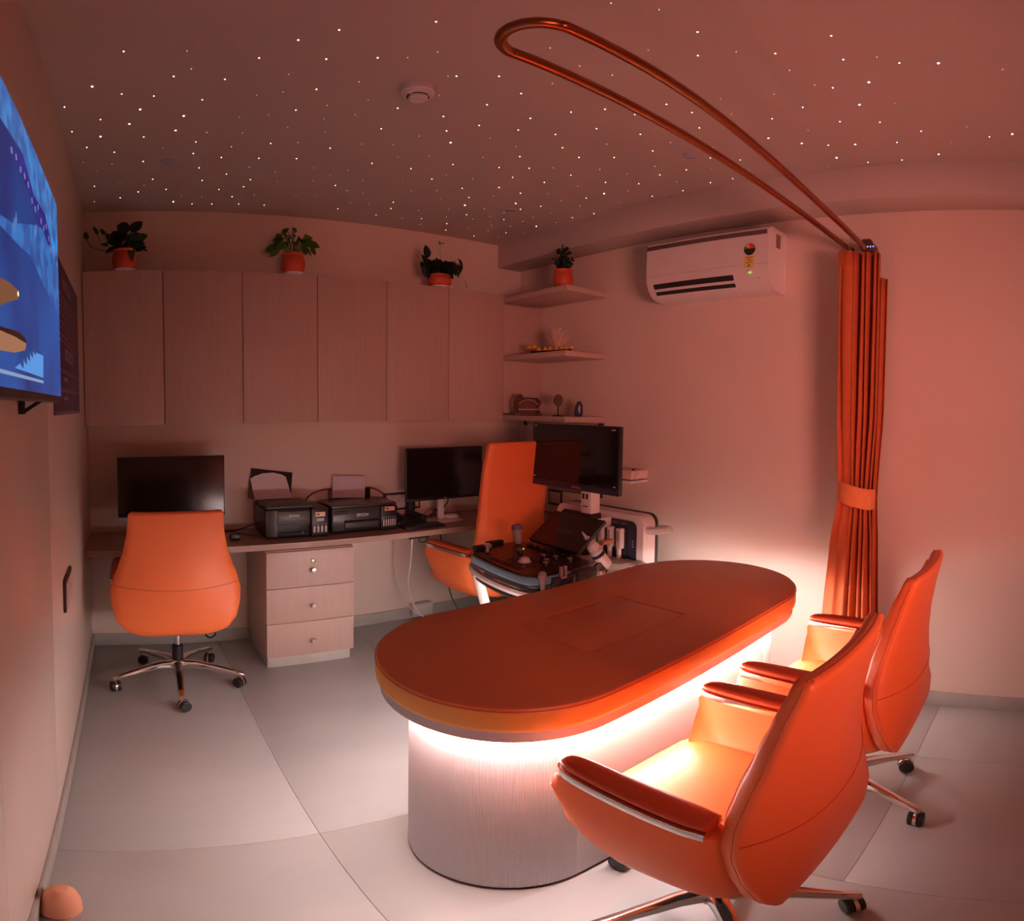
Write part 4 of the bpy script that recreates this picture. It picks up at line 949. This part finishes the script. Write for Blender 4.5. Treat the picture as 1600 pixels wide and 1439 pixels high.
# hand-held probes: things of their own, resting in the machine's holders
def probe(label, base, tip, r0, head, m, mhead, flat=1.0, grp='ultrasound probes'):
    b, q = Vector(base), Vector(tip); t = thing('ultrasound_probe', label, 'probe', base, group=grp)
    d = (q - b); L_ = d.length; M = Matrix.Translation(b) @ d.to_track_quat('Z', 'Y').to_matrix().to_4x4()
    bm = bm_(); lathe(bm, [(r0 * .7, 0), (r0 * .95, L_ * .1), (r0, L_ * .35), (r0 * .95, L_ * .55), (head * .92, L_ * .72), (head * .95, L_ * .76)], n=20)
    for v in bm.verts: v.co.x *= flat
    bmesh.ops.transform(bm, matrix=M, verts=bm.verts); obj('probe_grip', bm, m, t)
    bm = bm_(); lathe(bm, [(head, L_ * .75), (head * 1.02, L_ * .80), (head, L_ * .88), (head * .8, L_ * .96), (head * .4, L_), (0, L_ * 1.01)], n=20)
    for v in bm.verts: v.co.x *= flat
    bmesh.ops.transform(bm, matrix=M, verts=bm.verts); obj('probe_head', bm, mhead, t)
    return t
probe('mushroom-shaped grey probe standing upright at the far side of console', (1.695, 2.135, .752), (1.690, 2.14, .846), .021, .027, SKINRUBBER, mat('purple_grey_rubber', (.16, .13, .16), .5))
probe('short pale probe lying at the left end of the console', (1.475, 2.075, .751), (1.490, 2.09, .785), .016, .032, SKINRUBBER, SKINRUBBER, .55)
p = probe('pale probe with cable hanging at the near edge of console', (1.42, 1.636, .690), (1.405, 1.624, .775), .014, .026, SKINRUBBER, SKINRUBBER, .6)
bm = bm_(); tube(bm, curve([(1.42, 1.636, .70), (1.425, 1.650, .63), (1.45, 1.66, .52), (1.50, 1.70, .40), (1.60, 1.80, .30)], 6), .0065, 8); obj('probe_cable', bm, WHITEP, p)
t2 = thing('probe_holder_clip', 'small two-pronged pale clip beside the near console probe', 'clip', (1.505, 1.60, .70))
bm = bm_(); box(bm, 1.492, 1.500, 1.612, 1.627, .742, .785, .002); box(bm, 1.514, 1.522, 1.612, 1.627, .742, .785, .002); box(bm, 1.492, 1.522, 1.612, 1.627, .728, .744, .002); obj('prong', bm, SKINRUBBER, t2)
bm = bm_(); tube(bm, [(1.507, 1.620, .735), (1.507, 1.622, .695)], .008, 10); obj('stem', bm, mat('tan_plastic', (.45, .25, .15), .5), t2)
names = ['first', 'second', 'third', 'fourth']
for i in range(4):
    y = 1.915 + .062 * i
    q = thing('probe_connector', ['white probe connector in the tower slot nearest the tower edge', 'white probe connector second from the tower edge', 'white probe connector third from the tower edge', 'white probe connector innermost on the tower behind the touch panel'][i], 'probe connector', (TXX - .045, y, .62), group='probe connectors on the tower')
    B('connector_body', WHITEP, q, TXX - .052, TXX - .0205, y - .017, y + .015, .695, .800, .004)
    B('grip_inset', GREYW, q, TXX - .0535, TXX - .0518, y - .008, y + .006, .735, .785, .001)
    B('connector_neck', WHITEP, q, TXX - .046, TXX - .0255, y - .004, y + .014, .640, .700, .004)
    bm = bm_(); tube(bm, curve([(TXX - .036, y + .006, .645), (TXX - .06, y + .008, .60), (TXX - .13, y + .02, .55), (TXX - .20, y - .02, .45), (TXX - .26, y - .03, .30)], 6), .0075, 8); obj('connector_cable', bm, WHITEP, q)
t2 = thing('gel_bottle', 'tilted clear-tipped gel bottle in a black ring beside the console', 'bottle', (1.93, 1.80, .67))
b, q = Vector((1.885, 1.74, .690)), Vector((1.790, 1.80, .848)); d = q - b; L_ = d.length
M = Matrix.Translation(b) @ d.to_track_quat('Z', 'Y').to_matrix().to_4x4()
bm = bm_(); lathe(bm, [(.026, 0), (.029, .006), (.029, .115), (.024, .132), (.013, .140), (.013, .150), (0, .150)], n=24); bmesh.ops.transform(bm, matrix=M, verts=bm.verts); obj('bottle_body', bm, WHITEP, t2)
bm = bm_(); lathe(bm, [(.016, .148), (.016, .165), (.009, .170), (.0045, .190), (.003, .200), (0, .200)], n=18); bmesh.ops.transform(bm, matrix=M, verts=bm.verts); obj('nozzle', bm, mat('clear_grey', (.45, .45, .50), .2), t2)
bm = bm_(); lathe(bm, [(.0296, .062), (.0325, .064), (.0325, .076), (.0296, .078)], n=24); bmesh.ops.transform(bm, matrix=M, verts=bm.verts); obj('black_band', bm, NAVY, t2)
for z in (.092, .100):
    bm = bm_(); lathe(bm, [(.0291, z), (.0297, z + .001), (.0291, z + .002)], n=24); bmesh.ops.transform(bm, matrix=M, verts=bm.verts); obj('printed_line', bm, NAVY, t2)
t3 = thing('handheld_device', 'white and black handheld transducer under the gel bottle', 'probe', (1.95, 1.72, .62))
M3 = M @ Matrix.Translation((0, 0, -.075))
bm = bm_(); box(bm, -.024, .010, -.026, .026, -.04, .125, .008); bmesh.ops.transform(bm, matrix=M3 @ Matrix.Translation((-.004, -.038, 0)), verts=bm.verts); obj('white_side', bm, WHITEP, t3)
bm = bm_(); box(bm, .010, .030, -.028, .028, -.04, .120, .004); bmesh.ops.transform(bm, matrix=M3 @ Matrix.Translation((-.004, -.038, 0)), verts=bm.verts); obj('black_side', bm, mat('brown_black', (.03, .015, .012), .4), t3)
bm = bm_(); box(bm, .030, .032, -.008, .008, .06, .085, .001); bmesh.ops.transform(bm, matrix=M3 @ Matrix.Translation((-.004, -.038, 0)), verts=bm.verts); obj('red_button', bm, mat('pink_red', (.75, .20, .14), .4), t3)
cable('white_cable', 'thin white cable looping below the handheld transducer', [(1.86, 1.73, .68), (1.82, 1.70, .67), (1.80, 1.69, .64), (1.79, 1.70, .60)], .004, WHITEP)
bm = bm_(); box(bm, -.04, .04, -.03, .03, 0, .022, .008); bmesh.ops.transform(bm, matrix=Matrix.Translation((2.02, 1.88, .745)) @ Matrix.Rotation(R(-15), 4, 'X'), verts=bm.verts)
obj('hand_rest', bm, mat('tan_vinyl', (.42, .20, .12), .5), t, label='tan rounded pad behind the touch panel')
rings = []
random.seed(2)
bm = bm_(); 
for k in range(7):
    z = .638 + .006 * k; r = (.13 - .008 * k)
    rings.append([(1.95 + r * 1.1 * cos(a) * (1 + .12 * sin(a * 5 + k)), 1.72 + r * .7 * sin(a) * (1 + .15 * cos(a * 4 - k)), z + .008 * sin(a * 6 + k * 2)) for a in [2 * pi * j / 24 for j in range(24)]])
loft(bm, rings); obj('plastic_wrapper', bm, CLEAR, None, label='crumpled clear plastic wrapper on the machine deck behind the table', cat='plastic wrapper')
# ------------------------------------------------------------------ potted plants
def leaf_obj(t, base, tip, wd, m, droop=.02, stem_from=None, heart=True, name='leaf'):
    b, q = Vector(base), Vector(tip); d = q - b; L_ = d.length; d.normalize()
    side = d.cross(Vector((random.uniform(-.7, .7), -1, random.uniform(-.1, .9))))
    if side.length < .15: side = d.cross(Vector((.4, .2, 1)))
    side.normalize(); up = side.cross(d); bm = bm_(); n = 7; rows = []
    for i in range(n + 1):
        f = i / n
        w_ = wd * ((sin(pi * min(1, f ** .75))) ** .8 if heart else sin(pi * f) ** .7) + .0006
        c = b + d * (L_ * f) + Vector((0, 0, -droop * f * f))
        rows.append([bm.verts.new(c - side * w_ + up * w_ * .30), bm.verts.new(c), bm.verts.new(c + side * w_ + up * w_ * .30)])
    for a, c in zip(rows, rows[1:]):
        bm.faces.new((a[0], a[1], c[1], c[0])); bm.faces.new((a[1], a[2], c[2], c[1]))
    ext = bmesh.ops.solidify(bm, geom=bm.faces[:], thickness=.0008)
    if stem_from is not None:
        s = Vector(stem_from); mid = s.lerp(b, .55) + Vector((0, 0, .012))
        tube(bm, curve([s, mid, b], 3), .0014, 5)
    return obj(name, bm, m, t)
def pot(label, x, y, z, ribbed=True, R_=.062, H=.118):
    t = thing('potted_plant', label, 'plant', (x, y, z), group='plants in terracotta pots')
    bm = bm_(); lathe(bm, [(.040, 0), (.058, .004), (.060, .009), (.050, .009), (0, .006)], t.location, 28); obj('saucer', bm, WHITEP, t, label='white saucer')
    pr = [(.044, .007), (.050, .012), (R_ * .97, H * .30), (R_, H * .50), (R_ * .97, H * .70), (R_ * .86, H * .86), (R_ * .84, H * .89), (R_ * .92, H * .92), (R_ * .94, H), (R_ * .86, H), (R_ * .82, H * .86), (0, H * .86)]
    bm = bm_(); lathe(bm, pr, t.location, 56 if ribbed else 32, rib=ribbed, ribd=.0022 if ribbed else 0); obj('pot', bm, TERRA, t, ang=80 if not ribbed else 50)
    bm = bm_(); lathe(bm, [(R_ * .84, H * .86), (R_ * .8, H * .90), (0, H * .93)], t.location, 20); obj('soil', bm, SOIL, t)
    return t
# 1: dark trailing plant
t = pot('dark-leaved plant in ribbed terracotta pot beside the left wall, vine trailing left', .0, 3.045, 2.121 + .003)
o = t.location; st = o + Vector((0, 0, .10))
random.seed(21)
for dx, dz, ddx, ddz, wd, m in [(-.01, .20, .02, .09, .034, LEAFB), (.035, .21, .06, .085, .026, LEAFB), (-.045, .16, -.02, .07, .030, LEAFB), (.02, .15, .03, .08, .030, LEAFB), (-.03, .13, -.06, .04, .028, LEAFB),
        (.05, .15, .06, .035, .024, LEAFD), (.045, .12, .07, .03, .024, LEAFD), (.06, .13, .06, -.01, .022, LEAFD), (0, .18, -.03, .075, .030, LEAFB), (.03, .13, .01, -.07, .020, LEAFG),
        (.01, .13, .02, .06, .030, LEAFB), (-.05, .13, -.05, .00, .022, LEAFB), (.07, .17, .05, .04, .020, LEAFD), (.05, .16, .06, .06, .022, LEAFD), (-.015, .15, -.03, .05, .03, LEAFB)]:
    yy = random.uniform(-.05, .04)
    leaf_obj(t, o + Vector((dx, yy, dz)), o + Vector((dx + ddx, yy + random.uniform(-.03, .02), dz + ddz)), wd, m, stem_from=st + Vector((dx * .4, yy * .4, 0)))
for i in range(22):
    a = random.uniform(0, 2 * pi); r = random.uniform(.02, .06); b = o + Vector((cos(a) * r + .005, sin(a) * r * .6, random.uniform(.13, .20)))
    leaf_obj(t, b, b + Vector((cos(a) * .05, sin(a) * .03, random.uniform(-.02, .045))), random.uniform(.018, .028), random.choice([LEAFB, LEAFB, LEAFD]), .01, stem_from=st + Vector((cos(a) * .02, sin(a) * .02, 0)))
vp = curve([st + Vector((-.03, -.02, .01)), o + Vector((-.10, -.02, .115)), o + Vector((-.16, -.03, .13)), o + Vector((-.195, -.04, .18))], 6)
bm = bm_(); tube(bm, vp, .0018, 5); obj('vine', bm, LEAFD, t)
for p_, dd in [((-.075, -.02, .17), (-.015, 0, .045)), ((-.10, -.02, .20), (-.02, 0, .04)), ((-.135, -.03, .20), (-.02, 0, .05)), ((-.19, -.04, .17), (-.005, 0, .05)), ((-.085, -.03, .135), (-.03, 0, .015))]:
    leaf_obj(t, o + Vector(p_), o + Vector(p_) + Vector(dd), .014, LEAFD, .0, stem_from=o + Vector((p_[0] + .02, p_[1], .125)))
# 2: bright green pothos
t = pot('bright green bushy plant in ribbed terracotta pot on the middle cabinets', .893, 3.045, 2.124)
o = t.location; st = o + Vector((0, 0, .10))
for i in range(40):
    a = random.uniform(0, 2 * pi); e = random.uniform(.1, 1); r = .035 + .05 * e
    b = o + Vector((cos(a) * r * 1.1, sin(a) * r * .7, .16 + .075 * (1 - e) + random.uniform(-.01, .02)))
    q = b + Vector((cos(a) * .05 * (.4 + e), sin(a) * .035, .02 - .05 * e + random.uniform(-.01, .02)))
    leaf_obj(t, b, q, random.uniform(.018, .027), random.choice([LEAFG, LEAFG, LEAFD, LEAFY]), .012, stem_from=st + Vector((cos(a) * .02, sin(a) * .02, 0)))
for p_, dd in [((-.10, -.02, .15), (-.04, 0, -.03)), ((-.09, -.02, .17), (-.03, 0, .03)), ((.09, -.02, .16), (.03, 0, -.035)), ((.07, 0, .22), (.03, 0, .02)), ((-.07, 0, .20), (-.02, 0, .045)), ((.0, -.03, .235), (-.01, 0, .045))]:
    leaf_obj(t, o + Vector(p_), o + Vector(p_) + Vector(dd), .018, LEAFG, .01, stem_from=st)
# 3: dark drooping plant
t = pot('dark drooping plant in wide terracotta bowl above the cabinets near the corner', 1.795, 3.045, 2.124, True, .070, .080)
o = t.location; st = o + Vector((0, 0, .07))
for i in range(48):
    a = 2 * pi * i / 48 + random.uniform(-.1, .1); r = random.uniform(.04, .085); zt = random.uniform(.13, .18)
    b = o + Vector((cos(a) * r * .8, sin(a) * r * .7 - .01, zt)); q = b + Vector((cos(a) * .035, sin(a) * .03 - .01, -random.uniform(.05, .09)))
    leaf_obj(t, b, q, random.uniform(.017, .024), LEAFB, .0, stem_from=st + Vector((cos(a) * .02, sin(a) * .02, 0)))
for p_, dd, w_ in [((-.10, -.03, .17), (-.015, 0, .085), .024), ((-.11, -.03, .13), (-.03, 0, .06), .024), ((-.12, -.02, .10), (-.02, 0, .05), .022), ((-.12, -.03, .12), (.005, 0, -.07), .018), ((.12, -.02, .20), (.03, 0, -.07), .018), ((.12, -.02, .17), (-.01, 0, -.08), .018), ((.09, -.02, .12), (.04, 0, -.05), .016), ((.14, -.02, .16), (-.03, 0, -.08), .014)]:
    leaf_obj(t, o + Vector(p_), o + Vector(p_) + Vector(dd), w_, LEAFB, .0, stem_from=st + Vector((p_[0] * .5, 0, .05)))
bm = bm_(); tube(bm, curve([st, o + Vector((.005, 0, .18)), o + Vector((.0, -.005, .26)), o + Vector((.015, -.005, .29))], 5), .0016, 5); obj('tall_stem', bm, LEAFY, t)
leaf_obj(t, o + Vector((.0, -.005, .275)), o + Vector((-.012, -.005, .30)), .008, LEAFY, 0); leaf_obj(t, o + Vector((.012, -.005, .285)), o + Vector((.028, -.005, .292)), .007, LEAFY, 0)
bm = bm_(); tube(bm, curve([st + Vector((.04, 0, .03)), o + Vector((.11, -.02, .12)), o + Vector((.155, -.03, .07)), o + Vector((.165, -.035, .035))], 5), .0014, 5); obj('trailing_stem', bm, LEAFY, t)
leaf_obj(t, o + Vector((.165, -.035, .05)), o + Vector((.168, -.035, .008)), .008, mat('pale_bud', (.6, .5, .35), .5), 0)
# 4: small jade plant on the shelf
t = pot('small dense green plant in smooth terracotta pot on the topmost corner shelf', 2.345, 2.56, 2.112, False, .060, .118)
o = t.location; st = o + Vector((0, 0, .10))
for k in range(14):
    a = 2 * pi * k / 14; b = st + Vector((cos(a) * .012, sin(a) * .012, 0)); lean = .045 if k % 2 else .022; h = .125 + .02 * (k % 3) if k % 2 == 0 else .085
    tip = o + Vector((cos(a) * lean, sin(a) * lean, .10 + h))
    bm = bm_(); tube(bm, [b, b.lerp(tip, .5) + Vector((0, 0, .008)), tip], .0022, 5); obj('stem', bm, LEAFD, t)
    for j in range(9):
        f = .15 + .85 * j / 8; c = b.lerp(tip, f); aa = a + j * 2.4
        leaf_obj(t, c, c + Vector((cos(aa) * .028, sin(aa) * .028, .008)), .012, LEAFD if j % 2 else LEAFB, .004, heart=False)

# ------------------------------------------------------------------ shelf ornaments
z = 1.728
t = thing('flower_arrangement', 'yellow flowers and pale dried twigs lying along the middle corner shelf', 'flower arrangement', (2.37, 2.62, z))
bm = bm_(); tube(bm, curve([(2.31, 2.80, z + .012), (2.33, 2.70, z + .010), (2.35, 2.60, z + .010), (2.36, 2.50, z + .010)], 6), [.010] * 19, 8); obj('dark_base', bm, mat('dark_moss', (.02, .018, .012), .9, var=.5), t)
random.seed(9)
for i in range(9):
    x, y, r = [(2.30, 2.80, .022), (2.30, 2.76, .018), (2.315, 2.735, .014), (2.325, 2.69, .014), (2.335, 2.655, .016), (2.345, 2.61, .012), (2.35, 2.57, .011), (2.352, 2.53, .011), (2.358, 2.49, .010)][i]
    bm = bm_(); M = Matrix.Translation((x, y, z + .030 + (.016 if i < 2 else 0)))
    for k in range(8):
        a = 2 * pi * k / 8
        rings = [[M @ Vector((cos(a) * r * f + cos(a + pi / 2) * s * w_, sin(a) * r * f + sin(a + pi / 2) * s * w_, h)) for s, h in ((-1, .002 - f * .008), (0, -f * .014), (1, .002 - f * .008), (0, .006 - f * .008))] for f, w_ in ((.1, r * .15), (.6, r * .38), (1, r * .12))]
        loft(bm, rings)
    lathe(bm, [(r * .9, -.012), (r * .75, .002), (r * .4, .009), (0, .011)], M.translation, 10); obj('flower', bm, YELL, t)
bm = bm_()
for k in range(46):
    a = random.uniform(0, 2 * pi); e = random.uniform(.05, .75)
    b = Vector((2.38, 2.64, z + .015)); d = Vector((cos(a) * sin(e), sin(a) * sin(e) * 1.2, cos(e)))
    p1_ = b + d * .06 + Vector((0, 0, .0)); p2_ = b + d * random.uniform(.10, .15) + Vector((random.uniform(-.02, .02), random.uniform(-.02, .02), random.uniform(-.01, .01)))
    tube(bm, [b, p1_, p2_], .0012, 4)
    for q in range(3):
        c = p1_.lerp(p2_, .3 + .3 * q); tube(bm, [c, c + Vector((random.uniform(-.018, .018), random.uniform(-.018, .018), random.uniform(0, .018)))], .0011, 4)
obj('dried_twigs', bm, TWIG, t, kind='stuff')
z = 1.346
t = thing('wooden_figurine', 'dark carved wooden bench-shaped figurine on the lowest corner shelf', 'figurine', (2.32, 2.88, z))
Mf = Matrix.Translation((2.335, 2.86, z)) @ Matrix.Rotation(R(-28), 4, 'Z')
def fg(nm, fn, m=WOODD):
    bm = bm_(); fn(bm); bmesh.ops.transform(bm, matrix=Mf, verts=bm.verts); return obj(nm, bm, m, t)
fg('frame_base', lambda bm: box(bm, -.095, .085, -.03, .03, 0, .016, .003))
fg('back_panel', lambda bm: prism(bm, [(-.06, .016), (.07, .016), (.075, .08), (.05, .105), (.0, .108), (-.04, .09), (-.06, .07)], .012, .022, ax=1))
fg('left_scroll', lambda bm: tube(bm, curve([(-.075, 0, .016), (-.082, 0, .06), (-.075, 0, .10), (-.055, 0, .125), (-.04, 0, .115), (-.05, 0, .10)], 5), .011, 8))
fg('right_scroll', lambda bm: tube(bm, curve([(.072, 0, .016), (.066, 0, .05), (.078, 0, .075), (.070, 0, .095), (.058, 0, .085)], 5), .009, 8))
fg('seat_bar', lambda bm: box(bm, -.065, .065, -.022, .012, .034, .044, .002), mat('light_wood', (.42, .18, .08), .5))
fg('arched_rail', lambda bm: tube(bm, curve([(-.06, -.002, .075), (-.02, -.002, .098), (.03, -.002, .095), (.065, -.002, .07)], 5), .005, 8), mat('light_wood', (.42, .18, .08), .5))
B('picture_frame', mat('dark_frame', (.05, .02, .015), .5), None, 2.40, 2.53, 2.99, 3.005, z, z + .115, .002, label='small dark frame leaning behind the carved figurine', cat='frame')
t = thing('table_mirror', 'small round brown disc on a thin stand, middle of lowest shelf', 'ornament', (2.43, 2.68, z))
bm = bm_(); lathe(bm, [(.034, 0), (.034, .004), (.006, .008), (0, .008)], t.location, 24); obj('foot', bm, BLACKM, t)
bm = bm_(); tube(bm, [(2.43, 2.68, z + .006), (2.43, 2.68, z + .065)], .004, 8); obj('stem', bm, BLACKM, t)
Md = Matrix.Translation((2.43, 2.68, z + .098)) @ Matrix.Rotation(R(-45), 4, 'Z') @ Matrix.Rotation(pi / 2, 4, 'X')
bm = bm_(); lathe(bm, [(.022, -.005), (.028, -.005), (.030, 0), (.028, .005), (.022, .005)], n=28)
for v in bm.verts: v.co.y *= 1.25
bmesh.ops.transform(bm, matrix=Md, verts=bm.verts); obj('disc_rim', bm, WOODD, t)
bm = bm_(); lathe(bm, [(0, -.003), (.024, -.003), (.024, .003), (0, .003)], n=28)
for v in bm.verts: v.co.y *= 1.25
bmesh.ops.transform(bm, matrix=Md, verts=bm.verts); obj('disc_face', bm, mat('brown_disc', (.24, .10, .08), .4), t)
t = thing('agate_slab', 'small dark blue polished stone slab on the lowest shelf near its end', 'stone', (2.46, 2.535, z))
Ma = Matrix.Translation((2.465, 2.535, z)) @ Matrix.Rotation(R(-40), 4, 'Z')
pa = [(-.024, 0), (.022, 0), (.026, .03), (.024, .07), (.012, .092), (-.004, .094), (-.018, .07), (-.026, .035)]
bm = bm_(); prism(bm, pa, -.010, .010, ax=1); bmesh.ops.transform(bm, matrix=Ma, verts=bm.verts); obj('slab', bm, AGATE, t)
bm = bm_(); prism(bm, [(.002, .02), (.010, .025), (.011, .06), (.003, .07), (-.004, .05)], -.0112, -.0098, ax=1); bmesh.ops.transform(bm, matrix=Ma, verts=bm.verts); obj('pale_vein', bm, mat('pale_vein', (.22, .2, .30), .4), t)
# peach pouf at the bottom left
bm = bm_(); lathe(bm, [(.038, 0), (.048, .015), (.046, .05), (.036, .085), (.018, .105), (0, .109)], (-.168, 1.20, 0), 32); obj('floor_cushion', bm, PEACH, None, label='rounded peach cushion on floor against the left wall, cut by frame', cat='cushion')
